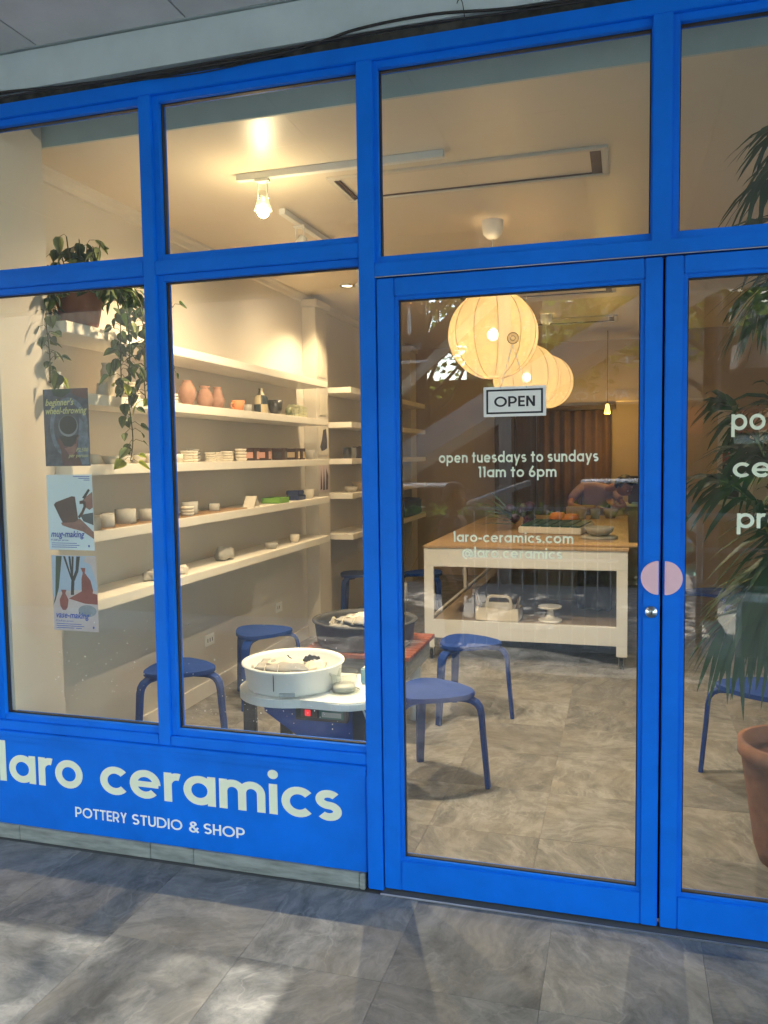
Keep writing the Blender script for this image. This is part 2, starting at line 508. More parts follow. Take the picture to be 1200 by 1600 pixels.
# ------------------------------------------------------------------ stroke lettering (geometric sans)
def glyph(c, w):
    q = (1 - w) / 2
    h = w / 2
    L, A, D = [], [], []
    adv = 1.0
    ln = lambda *a: L.append(a)
    arc = lambda *a: A.append(a)
    if c in 'aobdpqe@':
        if c == 'e':
            arc(.5, .5, q, 0, 318); ln(h, .5, 1 - h * .6, .5, w * .82)
        elif c == '@':
            arc(.55, .45, .64, -52, 262); arc(.55, .48, .27, 0, 360); ln(.85, .76, .85, .30); arc(1.0, .33, .15, 180, 330); adv = 1.3
        else:
            arc(.5, .5, q, 0, 360)
            if c == 'a': ln(1 - h, 0, 1 - h, 1)
            if c == 'd': ln(1 - h, 0, 1 - h, 1.45)
            if c == 'b': ln(h, 0, h, 1.45)
            if c == 'p': ln(h, -.42, h, 1)
            if c == 'q': ln(1 - h, -.42, 1 - h, 1)
    elif c == 'c': arc(.5, .5, q, 42, 318); adv = .87
    elif c == 'r':
        ln(h, 0, h, 1); g = .30; arc(h + g, 1 - h - g, g, 74, 180); adv = .50
    elif c == 'l': ln(h, 0, h, 1.47); adv = w
    elif c == 'i': ln(h, 0, h, 1); D.append((h, 1.32, h * 1.25)); adv = w
    elif c == 'm':
        g = .285; ln(h, 0, h, 1)
        for k in (1, 3):
            arc(h + k * g, 1 - h - g, g, 0, 180); ln(h + (k + 1) * g, 0, h + (k + 1) * g, 1 - h - g)
        adv = w + 4 * g
    elif c in 'nh':
        g = .31; ln(h, 0, h, 1 if c == 'n' else 1.45); arc(h + g, 1 - h - g, g, 0, 180); ln(h + 2 * g, 0, h + 2 * g, 1 - h - g); adv = w + 2 * g
    elif c == 'u':
        g = .31; ln(h + 2 * g, 0, h + 2 * g, 1); arc(h + g, h + g, g, 180, 360); ln(h, h + g, h, 1); adv = w + 2 * g
    elif c == 's':
        g = (1 - w) / 4; ex = 1.32; cx = h + g * ex
        arc(cx, .5 + g, g, 38, 270, ex); arc(cx, .5 - g, g, -142, 90, ex); adv = 2 * g * ex + w
    elif c == 't': ln(.30, 0, .30, 1.32); ln(0, 1 - h, .60, 1 - h); adv = .60
    elif c == 'y': ln(.05 + h * .5, 1, .47, .02); ln(.90 - h * .5, 1, .28, -.42); adv = .92
    elif c == '.': D.append((h, h, h * 1.2)); adv = w
    elif c == '-': ln(0, .5, .45, .5); adv = .45
    elif c == ' ': adv = .42
    elif c == '1': ln(.28, 0, .28, 1.4); ln(.02, 1.4 - h, .30, 1.4 - h); adv = .42
    elif c == '6': arc(.43, .43, .43 - h, 0, 360); ln(.10, .62, .56, 1.42); adv = .88
    elif c == ',': ln(h, .1, h * .4, -.2); adv = w
    return L, A, D, adv

def glyph_up(c, w):
    h = w / 2
    L, A, D = [], [], []
    adv = .6
    ln = lambda *a: L.append(a)
    arc = lambda *a: A.append(a)
    q = .5 - h
    if c == 'O': arc(.5, .5, q, 0, 360); adv = 1.0
    elif c in 'PRD':
        ln(h, 0, h, 1)
        if c == 'D':
            ln(h, 1 - h, .35, 1 - h); ln(h, h, .35, h); arc(.35, .5, q, -90, 90); adv = .86
        else:
            g = .27; ln(h, 1 - h, .32, 1 - h); ln(h, 1 - h - 2 * g + 0, .32, 1 - h - 2 * g); arc(.32, 1 - h - g, g, -90, 90); adv = .32 + g + h
            if c == 'R': ln(.30, .45, .58, 0)
    elif c == 'T': ln(.30, 0, .30, 1); ln(0, 1 - h, .60, 1 - h); adv = .60
    elif c == 'E': ln(h, 0, h, 1); ln(h, 1 - h, .52, 1 - h); ln(h, .5, .48, .5); ln(h, h, .52, h); adv = .52
    elif c == 'Y': ln(.02 + h, 1, .34, .45); ln(.66 - h, 1, .34, .45); ln(.34, 0, .34, .5); adv = .68
    elif c == 'S':
        g = (1 - w) / 4; ex = 1.15; cx = h + g * ex; arc(cx, .5 + g, g, 32, 270, ex); arc(cx, .5 - g, g, -148, 90, ex); adv = 2 * g * ex + w
    elif c == 'U': g = .26; ln(h, h + g, h, 1); ln(h + 2 * g, h + g, h + 2 * g, 1); arc(h + g, h + g, g, 180, 360); adv = w + 2 * g
    elif c == 'I': ln(h, 0, h, 1); adv = w
    elif c == 'H': ln(h, 0, h, 1); ln(.66 - h, 0, .66 - h, 1); ln(h, .5, .66 - h, .5); adv = .66
    elif c == 'N': ln(h, 0, h, 1); ln(.68 - h, 0, .68 - h, 1); ln(h, 1 - h * .3, .68 - h, h * .3); adv = .68
    elif c == 'M': ln(h, 0, h, 1); ln(.82 - h, 0, .82 - h, 1); ln(h, 1 - h * .3, .41, .3); ln(.82 - h, 1 - h * .3, .41, .3); adv = .82
    elif c == 'A': ln(h, 0, .36, 1); ln(.72 - h, 0, .36, 1); ln(.16, .32, .56, .32); adv = .72
    elif c == 'V': ln(h, 1, .34, 0); ln(.68 - h, 1, .34, 0); adv = .68
    elif c == '&':
        arc(.30, .76, .17, -20, 220); arc(.28, .27, .22, 90, 330); ln(.17, .65, .66, 0); ln(.44, .70, .20, .46); ln(.45, .15, .64, .46); adv = .68
    elif c == '8': arc(.28, .74, .19, 0, 360); arc(.28, .27, .22, 0, 360); adv = .56
    elif c == '0':
        arc(.28, .68, .21, 0, 180); arc(.28, .32, .21, 180, 360); ln(.07, .32, .07, .68); ln(.49, .32, .49, .68); adv = .56
    elif c == '7': ln(0, 1 - h, .52, 1 - h); ln(.46, .95, .16, 0); adv = .54
    elif c == ':': D.append((h, .2, h * 1.3)); D.append((h, .68, h * 1.3)); adv = w
    elif c == ' ': adv = .34
    elif c == 'P': pass
    return L, A, D, adv

def lettering(name, text, x0, x1, zb, size, m, parent, y, w=.22, upper=False, thick=.0008, track=.11, facing=-1):
    """text between x0 and x1 on a plane facing -y (or +y); zb baseline; size = x-height or cap height"""
    gl = []
    cur = 0.
    for c in text:
        g = (glyph_up if upper else glyph)(c, w)
        gl.append((cur, g))
        cur += g[3] + (track if c != ' ' else track * .3)
    tot = cur - track
    sx = (x1 - x0) / tot
    bm = bmesh.new()
    cnt = [0]
    def quad(ps):
        cnt[0] += 1
        yy = y + facing * (thick + (cnt[0] % 5) * .00004)
        f = []
        for a, b in ps:
            px = x0 + a * sx if facing < 0 else x1 - a * sx
            f.append((px, b * size + zb))
        lo = [bm.verts.new((a, yy, b)) for a, b in f]
        hi = [bm.verts.new((a, y + facing * .0001, b)) for a, b in f]
        bm.faces.new(lo)
        for i in range(len(f)):
            bm.faces.new((lo[i], lo[(i + 1) % len(f)], hi[(i + 1) % len(f)], hi[i]))
    for ox, (L, A, D, adv) in gl:
        for s in L:
            xa, ya, xb, yb = s[:4]
            ww = s[4] if len(s) > 4 else w
            d = Vector((xb - xa, yb - ya)).normalized()
            n = Vector((-d.y, d.x)) * ww / 2
            quad([(ox + xa + n.x, ya + n.y), (ox + xa - n.x, ya - n.y), (ox + xb - n.x, yb - n.y), (ox + xb + n.x, yb + n.y)])
        for A_ in A:
            cx, cy, r, a0, a1 = A_[:5]; ex = A_[5] if len(A_) > 5 else 1.
            k = max(3, int(abs(a1 - a0) / 12))
            cnt[0] += 1
            yy = y + facing * (thick + (cnt[0] % 5) * .00004)
            inn, out, ib, ob = [], [], [], []
            for i in range(k + 1):
                t = R(a0 + (a1 - a0) * i / k)
                nn = Vector((math.cos(t), ex * math.sin(t))).normalized()
                for lst, bl, rr in ((inn, ib, -w / 2), (out, ob, w / 2)):
                    a, b = ox + cx + r * ex * math.cos(t) + rr * nn.x, cy + r * math.sin(t) + rr * nn.y
                    px = x0 + a * sx if facing < 0 else x1 - a * sx
                    lst.append(bm.verts.new((px, yy, b * size + zb)))
                    bl.append(bm.verts.new((px, y + facing * .0001, b * size + zb)))
            for i in range(k):
                bm.faces.new((inn[i], out[i], out[i + 1], inn[i + 1]))
                bm.faces.new((out[i], ob[i], ob[i + 1], out[i + 1]))
                bm.faces.new((inn[i + 1], ib[i + 1], ib[i], inn[i]))
        for cx, cy, r in D:
            quad([(ox + cx + r * math.cos(2 * PI * i / 16), cy + r * math.sin(2 * PI * i / 16)) for i in range(16)])
    me = bpy.data.meshes.new(name)
    bm.to_mesh(me); bm.free()
    return link(name, me, m, parent)

def fonttext(name, text, loc, size, m, parent, shear=0., bold=0., align='LEFT', sx=1.):
    c = bpy.data.curves.new(name, 'FONT')
    c.body = text; c.size = size; c.shear = shear; c.offset = bold; c.align_x = align
    c.extrude = .0001
    c.resolution_u = 2
    o = bpy.data.objects.new(name + '_tmp', c)
    COL.objects.link(o)
    bpy.context.view_layer.update()
    me = bpy.data.meshes.new_from_object(o.evaluated_get(bpy.context.evaluated_depsgraph_get()))
    bpy.data.objects.remove(o)
    me.materials.clear()
    r = link(name, me, m, parent)
    r.rotation_euler = (PI / 2, 0, 0)
    r.location = loc
    r.scale = (sx, 1, 1)
    return r

# ================================================================== SETTING: floors, walls, ceiling
sub = struct(box('ground', GROUT, -60, 60, -3.65, 9, -.4, -.008))
WF = thing('walkway_floor', 'x', 'x'); del WF['label']; del WF['category']; struct(WF)
IF_ = thing('shop_floor', 'x', 'x'); del IF_['label']; del IF_['category']; struct(IF_)

def tilemesh(a, b, th=.012):
    bm = bmesh.new()
    bx(bm, -a / 2, a / 2, -b / 2, b / 2, -th, 0)
    bmesh.ops.bevel(bm, geom=[e for e in bm.edges if all(v.co.z > -1e-5 for v in e.verts)], offset=.0006, segments=1, affect='EDGES')
    bmesh.ops.recalc_face_normals(bm, faces=list(bm.faces))
    me = bpy.data.meshes.new('tile'); bm.to_mesh(me); bm.free()
    return me
TW, TD, GP = .46, .46, .0006
tm = tilemesh(TW - GP, TD - GP)
def laytiles(parent, m, x0, nx, y0, ny, brick=.0):
    me = tm.copy()
    me.materials.append(m)
    for j in range(ny):
        for i in range(nx):
            o = link('tile', me, None, parent)
            o.location = (x0 + (i + .5) * TW + (brick * TW if j % 2 else 0), y0 + (j + .5) * TD, rnd.uniform(-.0004, .0004))
            o.rotation_euler = (0, 0, PI / 2 * rnd.randint(0, 3))
laytiles(WF, FLOUT, -3.9, 17, -.02 - 8 * TD, 8)
laytiles(IF_, FLIN, -2.62, 12, .09, 17)

# threshold strips between the two floors
struct(box('threshold', GROUT, -.82, 1.1, -.018, .088, -.01, .004, None, .002))
struct(box('metal_strip', STEEL, -.82, 1.1, -.0225, -.0185, -.01, .005, None, .001))

def wall(name, m, *a):
    return struct(box(name, m, *a))
wall('wall_left', WALLM, -2.75, -2.61, .05, 7.6, 0, 2.9)
wall('wall_back', WALLDK, -2.75, 3.2, 7.6, 7.75, 0, 2.9)
wall('wall_right', WALLM, 3.2, 3.34, .05, 7.75, 0, 2.9)
wall('shop_ceiling', CEILM, -2.75, 3.34, .40, 7.75, 2.9, 3.0)
wall('bulkhead', FASC, -2.75, 3.34, .385, .399, 2.899, 3.14)
wall('upper_slab', FASC, -2.75, 3.34, .0, .385, 3.10, 3.16)
wall('window_pier', WALLM, -2.75, -2.41, .055, .36, 0, 3.10)
wall('skirting_board', WALLM, -2.608, -2.592, .36, 3.76, .0, .10).parent = None
bm = bmesh.new()   # cornice: two steps where wall meets ceiling
prism(bm, [(-2.61, 2.9), (-2.56, 2.9), (-2.565, 2.885), (-2.585, 2.87), (-2.595, 2.845), (-2.61, 2.84)], .40, 7.6, 'y')
struct(obj('cornice', bm, WALLM))
bm = bmesh.new()
prism(bm, [(.40 - .0, 2.899), (.44, 2.899), (.43, 2.885), (.40, 2.87)], -2.75, 3.2, 'x')
# pilasters
pl = thing('pilaster', 'cream square pilaster on the left wall between the two shelf bays', 'pilaster', (0, 0, 0))
box('shaft', WALLM, -2.61, -2.49, 3.78, 4.06, 0, 2.80, pl, .004)
box('capital', WALLM, -2.61, -2.465, 3.755, 4.085, 2.80, 2.86, pl, .006)
pl2 = thing('pilaster', 'plain cream pilaster at the far end of the left wall behind the second shelf bay', 'pilaster', (0, 3.15, 0))
box('shaft', WALLM, -2.61, -2.49, 3.78, 4.06, 0, 2.80, pl2, .004)
box('capital', WALLM, -2.61, -2.465, 3.755, 4.085, 2.80, 2.86, pl2, .006)

# ceiling recess frames (flat batten rectangles on the ceiling)
def recess(x0, x1, y0, y1, label):
    t = thing('ceiling_recess', label, 'ceiling recess', (0, 0, 0), 0, 'shallow batten rectangles on the shop ceiling')
    zz = 2.9
    f = .03
    box('batten', WALLM, x0, x1, y0, y0 + f, zz - .014, zz - .0005, t, .002)
    box('batten', WALLM, x0, x1, y1 - f, y1, zz - .014, zz - .0005, t, .002)
    box('batten', WALLM, x0, x0 + f, y0 + f + .002, y1 - f - .002, zz - .012, zz - .0005, t, .002)
    box('batten', WALLM, x1 - f, x1, y0 + f + .002, y1 - f - .002, zz - .012, zz - .0005, t, .002)
    box('groove', STRST, x0 + f + .002, x1 - f - .002, y0 + f + .001, y0 + f + .011, zz - .006, zz - .0005, t)
    box('groove', STRST, x0 + f + .002, x1 - f - .002, y1 - f - .011, y1 - f - .001, zz - .006, zz - .0005, t)
    box('groove', STRST, x1 - f - .05, x1 - f - .002, y0 + f + .012, y1 - f - .012, zz - .006, zz - .0005, t)
    box('groove', STRST, x0 + f + .002, x0 + f + .022, y0 + f + .012, y1 - f - .012, zz - .006, zz - .0005, t)
recess(-1.40, -.08, 1.13, 1.52, 'long batten rectangle on the ceiling nearest the window, beside the track light')
recess(-1.40, -.08, 4.15, 4.54, 'long batten rectangle on the ceiling above the work table')
recess(-1.40, -.08, 5.75, 6.14, 'farthest batten rectangle on the ceiling, above the seated person')

# ================================================================== SHOPFRONT
SF = thing('shopfront_frame', 'bright blue painted shopfront frame with transom panes and two tall left windows', 'shop window')
F0, F1, FB = 0.0, .085, .045     # front face, back face
def member(x0, x1, z0, z1, name='frame_bar', y0=0., y1=F1):
    return box(name, BLUE, x0, x1, y0, y1, z0, z1, SF, .0025)
# verticals
member(-2.56, -2.452, .435, 2.915, 'mullion')
member(-1.706, -1.655, .4555, 2.862, 'mullion', .0005)
member(-.872, -.815, .002, 2.862, 'mullion', .0005)
member(.074, .133, 2.192, 2.862, 'mullion', .0005)
member(1.075, 1.15, .002, 2.862, 'mullion', .0005)
# horizontals
member(-2.452, 3.1, 2.862, 2.915, 'head_rail')
for a, b in ((-2.452, -1.706), (-1.655, -.872)):
    member(a, b, 2.222, 2.272, 'transom_rail', .001)
member(-.815, 1.075, 2.152, 2.198, 'transom_rail', .001)
for a, b in ((-2.452, -1.7065), (-1.6545, -.872)):
    member(a, b, .4555, .494, 'sill_rail', .001)
member(-2.8, -.872, .436, .4545, 'sill_rail', -.012, .09)
# stepped glazing beads and panes
def glaze(x0, x1, z0, z1, b=.024, bl=None, br=.003, root=SF, yb=.014, gy=.040, sets=('bead', 'glass_pane')):
    """x0..z1: clear opening between members"""
    y1 = .07
    if bl is None: bl = b
    box('glazing_bead', BLUE, x0, x0 + bl, yb, y1, z0, z1, root, .0012)
    box('glazing_bead', BLUE, x1 - br, x1, yb, y1, z0, z1, root)
    box('glazing_bead', BLUE, x0 + bl, x1 - br, yb + .0005, y1, z0, z0 + b, root, .0015)
    box('glazing_bead', BLUE, x0 + bl, x1 - br, yb + .0005, y1, z1 - b, z1, root, .0015)
    g = .004
    bm = bmesh.new()
    X0, X1, Z0, Z1 = x0 + bl, x1 - br, z0 + b, z1 - b
    bx(bm, X0, X0 + g, gy - .006, gy + .012, Z0, Z1)
    bx(bm, X1 - g, X1, gy - .006, gy + .012, Z0, Z1)
    bx(bm, X0 + g, X1 - g, gy - .0055, gy + .0115, Z0, Z0 + g)
    bx(bm, X0 + g, X1 - g, gy - .0055, gy + .0115, Z1 - g, Z1)
    obj('gasket', bm, GASK, root)
    box('glass_pane', GLASS, X0 + .001, X1 - .001, gy, gy + .006, Z0 + .001, Z1 - .001, root)
glaze(-2.452, -1.706, 2.272, 2.862)
glaze(-1.655, -.872, 2.272, 2.862)
glaze(-.815, .074, 2.198, 2.862, bl=.014)
glaze(.133, 1.075, 2.198, 2.862, bl=.020)
glaze(-2.452, -1.706, .494, 2.222)
glaze(-1.655, -.872, .494, 2.222)
bm = bmesh.new()
r9 = random.Random(5)
for k in range(150):
    left = r9.random() < .45
    xx = r9.uniform(-2.2, -1.76) if left else r9.uniform(-1.6, -.92)
    zz = .55 + abs(r9.gauss(0, .16)) + (.25 * (xx + 2.2) if left else 0)
    rr = r9.choice([.0012, .0012, .0016, .0022, .003]) * r9.uniform(.7, 1.1)
    vs = [bm.verts.new((xx + rr * math.cos(a) * r9.uniform(.7, 1.2), .0392, zz + rr * math.sin(a) * r9.uniform(.7, 1.2))) for a in [k_ * PI / 3 for k_ in range(6)]]
    vb = [bm.verts.new((v.co.x, .0399, v.co.z)) for v in vs]
    bm.faces.new(vs[::-1]); 
    for q in range(6): bm.faces.new((vs[q], vs[(q + 1) % 6], vb[(q + 1) % 6], vb[q]))
stuff(obj('paint_flecks', bm, WHITE, SF))
# right-hand window beyond the doors (outside the picture, seen only from the side)
glaze(1.15, 2.6, .510, 2.862)
member(2.6, 3.1, .002, 2.862, 'mullion', .0005)
member(1.15, 2.6, .002, .510, 'sill_rail', .001)
# lower panel
PN = thing('sign_panel', 'bright blue panel under the left windows lettered laro ceramics in cream', 'sign')
box('panel', BLUE, -2.8, -.876, .010, .07, .055, .412, PN, .004)
box('panel_lip', BLUE, -2.8, -.874, -.004, .0095, .4125, .4355, PN, .002)
def sizefit(): pass
lettering('lettering', 'laro', -2.462, -2.063, .236, .116, CREAM, PN, .010, w=.245, track=.115, thick=.0012)
lettering('lettering', 'ceramics', -1.982, -.970, .232, .114, CREAM, PN, .010, w=.245, track=.115, thick=.0012)
lettering('lettering', 'POTTERY', -2.104, -1.866, .122, .0415, WHITEL, PN, .010, w=.155, upper=True, track=.10, thick=.001)
lettering('lettering', 'STUDIO', -1.843, -1.622, .122, .0415, WHITEL, PN, .010, w=.155, upper=True, track=.10, thick=.001)
lettering('lettering', '&', -1.592, -1.552, .122, .0415, WHITEL, PN, .010, w=.155, upper=True, thick=.001)
lettering('lettering', 'SHOP', -1.530, -1.358, .122, .0415, WHITEL, PN, .010, w=.155, upper=True, track=.10, thick=.001)
# stone skirting under the panel, in pieces
SK = thing('stone_skirting', 'worn grey stone skirting strip under the blue lettered panel', 'skirting')
for a, b in ((-2.9, -2.375), (-2.373, -1.765), (-1.763, -1.575), (-1.573, -.905)):
    box('skirting_stone', CONC, a, b, .004 + rnd.uniform(0, .002), .07, -.005, .0545, SK, .002)
box('skirting_stone', CONC, -.9035, -.884, .001, .07, -.005, .0545, SK, .002)

# doors
def door(name, label, x0, x1, gx0, gx1, gz0, gz1, ang=0):
    t = thing(name, label, 'glass door', (0, 0, 0))
    z0, z1 = .012, 2.146
    y0, y1 = .004, .05
    box('stile', BLUE, x0, gx0 - .012, y0, y1, z0, z1, t, .003)
    box('stile', BLUE, gx1 + .012, x1, y0, y1, z0, z1, t, .003)
    box('rail', BLUE, gx0 - .012, gx1 + .012, y0 + .0006, y1, z0, gz0 - .012, t, .003)
    box('rail', BLUE, gx0 - .012, gx1 + .012, y0 + .0006, y1, gz1 + .012, z1, t, .003)
    bm = bmesh.new()
    b = .012
    bx(bm, gx0 - b, gx0, y0 + .006, y1 - .002, gz0 - b, gz1 + b); bx(bm, gx1, gx1 + b, y0 + .006, y1 - .002, gz0 - b, gz1 + b)
    bx(bm, gx0, gx1, y0 + .0065, y1 - .002, gz0 - b, gz0); bx(bm, gx0, gx1, y0 + .0065, y1 - .002, gz1, gz1 + b)
    obj('glazing_bead', bm, BLUE, t, bevel=.001)
    bm = bmesh.new()
    g = .0035
    bx(bm, gx0, gx0 + g, .019, .037, gz0, gz1); bx(bm, gx1 - g, gx1, .019, .037, gz0, gz1)
    bx(bm, gx0 + g, gx1 - g, .0195, .0365, gz0, gz0 + g); bx(bm, gx0 + g, gx1 - g, .0195, .0365, gz1 - g, gz1)
    obj('gasket', bm, GASK, t)
    box('glass_pane', GLASS, gx0 + .001, gx1 - .001, .025, .031, gz0 + .001, gz1 - .001, t)
    return t
D1 = door('glass_door', 'blue framed glass door with opening hours lettering and hanging OPEN sign', -.811, .109, -.737, .044, .132, 2.072)
D2 = door('glass_door', 'blue framed glass door at the right edge with lettering cut off by the picture', .1165, 1.07, .182, 1.0, .132, 2.078)
# dark reveal behind the door gaps
box('door_rebate', GASK, -.815, 1.075, .052, .06, 2.10, 2.15, SF)
box('door_rebate', GASK, -.8145, -.79, .052, .06, .002, 2.10, SF)
box('door_rebate', GASK, .09, .135, .051, .056, .015, 2.10, D1)
box('drip_strip', STEEL, -.813, 1.073, -.004, .0, 2.149, 2.1515, SF)

def halfdisc(name, sgn, cx, parent):
    bm = bmesh.new()
    pts = [(cx, 1.154 - .0535)] + [(cx + sgn * .053 * math.cos(R(a)), 1.154 + .0535 * math.sin(R(a))) for a in range(-84, 90, 6)] + [(cx, 1.154 + .0535)]
    prism(bm, pts if sgn > 0 else pts[::-1], -.004, .004, 'y')
    return obj(name, bm, PINK, parent, bevel=.0012)
halfdisc('push_plate', -1, .104, D1)
halfdisc('push_plate', 1, .1225, D2)
bm = bmesh.new()
lathe(bm, [(0, -.014), (.0125, -.014), (.0125, -.010), (.0165, -.010), (.0185, -.006), (.0185, .002)], n=24)
for v in bm.verts:
    v.co = Vector((.083 + v.co.x, v.co.z + .002, 1.045 + v.co.y))
lk = obj('lock_cylinder', bm, STEEL, D1, smooth=True)
box('key_slot', GASK, .0815, .0845, -.0135, -.0115, 1.039, 1.049, lk)
lw = .235
lettering('lettering', 'open tuesdays to sundays', -.604, -.081, 1.522, .026, CREAM, D1, .025, w=lw, track=.17, thick=.0006)
lettering('lettering', '11am to 6pm', -.470, -.213, 1.473, .0255, CREAM, D1, .025, w=lw, track=.17, thick=.0006)
lettering('lettering', 'laro-ceramics.com', -.555, -.159, 1.255, .0245, CREAM, D1, .025, w=lw, track=.17, thick=.0006)
lettering('lettering', '@laro.ceramics', -.522, -.194, 1.203, .0245, CREAM, D1, .025, w=lw, track=.17, thick=.0006)
lettering('lettering', 'pottery', .312, .60, 1.612, .049, CREAM, D2, .025, w=.22, track=.13, thick=.0006)
lettering('lettering', 'ceramics', .318, .72, 1.468, .046, CREAM, D2, .025, w=.22, track=.13, thick=.0006)
lettering('lettering', 'products', .332, .70, 1.312, .046, CREAM, D2, .025, w=.22, track=.13, thick=.0006)

# OPEN sign
OS = thing('open_sign', 'small white OPEN board with black border hanging on the door glass', 'sign', (0, 0, 0))
t = OS
yb = .016
box('board', WHITE, -.4495, -.2455, yb, yb + .003, 1.672, 1.770, t, .001)
bm = bmesh.new()
fx0, fx1, fz0, fz1 = -.440, -.2555, 1.681, 1.761
bw = .006
for a in ((fx0, fx1, fz0, fz0 + bw), (fx0, fx1, fz1 - bw, fz1), (fx0, fx0 + bw, fz0 + bw, fz1 - bw), (fx1 - bw, fx1, fz0 + bw, fz1 - bw)):
    bx(bm, a[0], a[1], yb - .0008, yb, a[2], a[3])
obj('border', bm, GASK, t)
lettering('lettering', 'OPEN', -.414, -.281, 1.704, .034, GASK, t, yb, w=.17, upper=True, track=.10, thick=.0008)
bm = bmesh.new()
tube(bm, [(-.393, yb, 1.766), (-.3535, yb + .002, 1.905)], .0012, 6); tube(bm, [(-.3535, yb + .002, 1.905), (-.308, yb, 1.764)], .0012, 6)
obj('cord', bm, GREYP, t)
bm = bmesh.new()
lathe(bm, [(.019, .0), (.0185, -.004), (.011, -.006), (.008, -.010), (.005, -.016), (0, -.017)], n=20)
for v in bm.verts:
    v.co = Vector((-.352 + v.co.x, v.co.z + .0245, 1.926 + v.co.y))
obj('suction_cup', bm, pane_glass('clear rubber', (.82, .76, .66), 1.4, .15), t, smooth=True)
bm = bmesh.new()
for rr_ in (.018, .008):
    tube(bm, [(-.352 + rr_ * math.cos(2 * PI * k / 20), .0175, 1.926 + rr_ * math.sin(2 * PI * k / 20)) for k in range(21)], .0013, 5, False)
obj('cup_rim', bm, BRN, t)

# posters on the inside of the glass
def poster(name, label, x0, x1, z0, z1, tilt=0):
    t = thing(name, label, 'poster', (x0, .050, z0), 0, 'class posters taped in a column inside the left window')
    t.rotation_euler = (0, R(tilt), 0)
    return t
def flat(name, m, pts, lay, parent):
    """printed patch on the poster face: thin and flush with the paper"""
    bm = bmesh.new()
    vs = [bm.verts.new((a, -.0001 * lay - .0002, b)) for a, b in pts]
    f = bm.faces.new(vs)
    bmesh.ops.recalc_face_normals(bm, faces=[f])
    return obj(name, bm, m, parent)
def ell(cx, cz, rx, rz, n=28, a0=0, a1=360):
    return [(cx + rx * math.cos(R(a0 + (a1 - a0) * i / n)), cz + rz * math.sin(R(a0 + (a1 - a0) * i / n))) for i in range(n if a1 - a0 == 360 else n + 1)]
PD = mat('print slate', (.035, .04, .06), .5, nscale=30, col2=(.10, .11, .15))
PL = mat('print pale slate', (.20, .23, .31), .5, nscale=40, col2=(.07, .08, .12))
PBK = mat('print near black', (.015, .017, .02), .5)
PSK = mat('print brown skin', (.16, .06, .055), .5, nscale=20, col2=(.09, .035, .04))
PSK2 = mat('print skin', (.34, .15, .12), .5, nscale=20, col2=(.22, .09, .08))
PYE = mat('print yellow', (.68, .62, .28), .5)
PWH = mat('print pale blue paper', (.68, .75, .82), .45, var=.03)
PBL = mat('print navy ink', (.03, .07, .40), .5)
PMU = mat('print mug brown', (.10, .035, .03), .5, nscale=15, col2=(.06, .02, .02))
PNK = mat('print pinkish paper', (.66, .54, .53), .45, nscale=9, col2=(.55, .42, .42))
PRD = mat('print red clay', (.33, .07, .055), .5, nscale=14, col2=(.22, .04, .035))
PGY = mat('print grey', (.30, .31, .34), .4, var=.4, nscale=14)
PGR = mat('print green', (.03, .07, .04), .5, var=.5, nscale=20)
PSKY = mat('print light blue', (.42, .50, .66), .5, var=.1, nscale=8)
# 1 beginner's wheel-throwing  (paper .205 wide .302 tall)
W_, H_ = .207, .302
p = poster('poster', 'dark poster reading beginner\'s wheel-throwing, topmost of the three in the left window', -2.207, -2.0, 1.526, 1.828, 0)
box('paper', PD, 0, W_, 0, .0012, 0, H_, p)
flat('print', PL, ell(.115, .15, .088, .118), 1, p)
flat('print', PD, ell(.115, .15, .070, .098), 2, p)
flat('print', PGR, [(.04, .30), (.05, .275), (.09, .268), (.12, .285), (.13, .301), (.04, .301)], 2, p)
flat('print', PSK, [(.135, .301), (.13, .285), (.16, .27), (.19, .262), (.2065, .26), (.2065, .301)], 2, p)
flat('print', PL, [(.165, .19), (.19, .16), (.2065, .10), (.2065, .005), (.17, .005), (.15, .05)], 3, p)
flat('print', PSK, [(.065, .11), (.10, .085), (.13, .085), (.152, .125), (.16, .12), (.145, .06), (.17, .0005), (.08, .0005), (.075, .06), (.06, .10)], 4, p)
flat('print', PSK2, [(.09, .07), (.13, .078), (.150, .115), (.157, .112), (.142, .055), (.12, .035)], 5, p)
flat('print', PBK, [(.068, .118), (.155, .12), (.145, .088), (.12, .075), (.09, .08)], 5, p)
flat('print', PGY, ell(.112, .157, .045, .042), 6, p)
flat('print', PBK, ell(.112, .161, .040, .037), 7, p)
fonttext('lettering', "beginner's", (.009, -.0012, .238), .037, PYE, p, .32, .0006, sx=.86)
fonttext('lettering', "wheel-throwing", (.007, -.0012, .205), .037, PYE, p, .32, .0006, sx=.80)
fonttext('lettering', "per person", (.198, -.0012, .034), .021, PYE, p, .32, 0, 'RIGHT', sx=.95)
fonttext('lettering', "P2,500", (.198, -.0012, .056), .021, PYE, p, .32, 0, 'RIGHT', sx=.95)
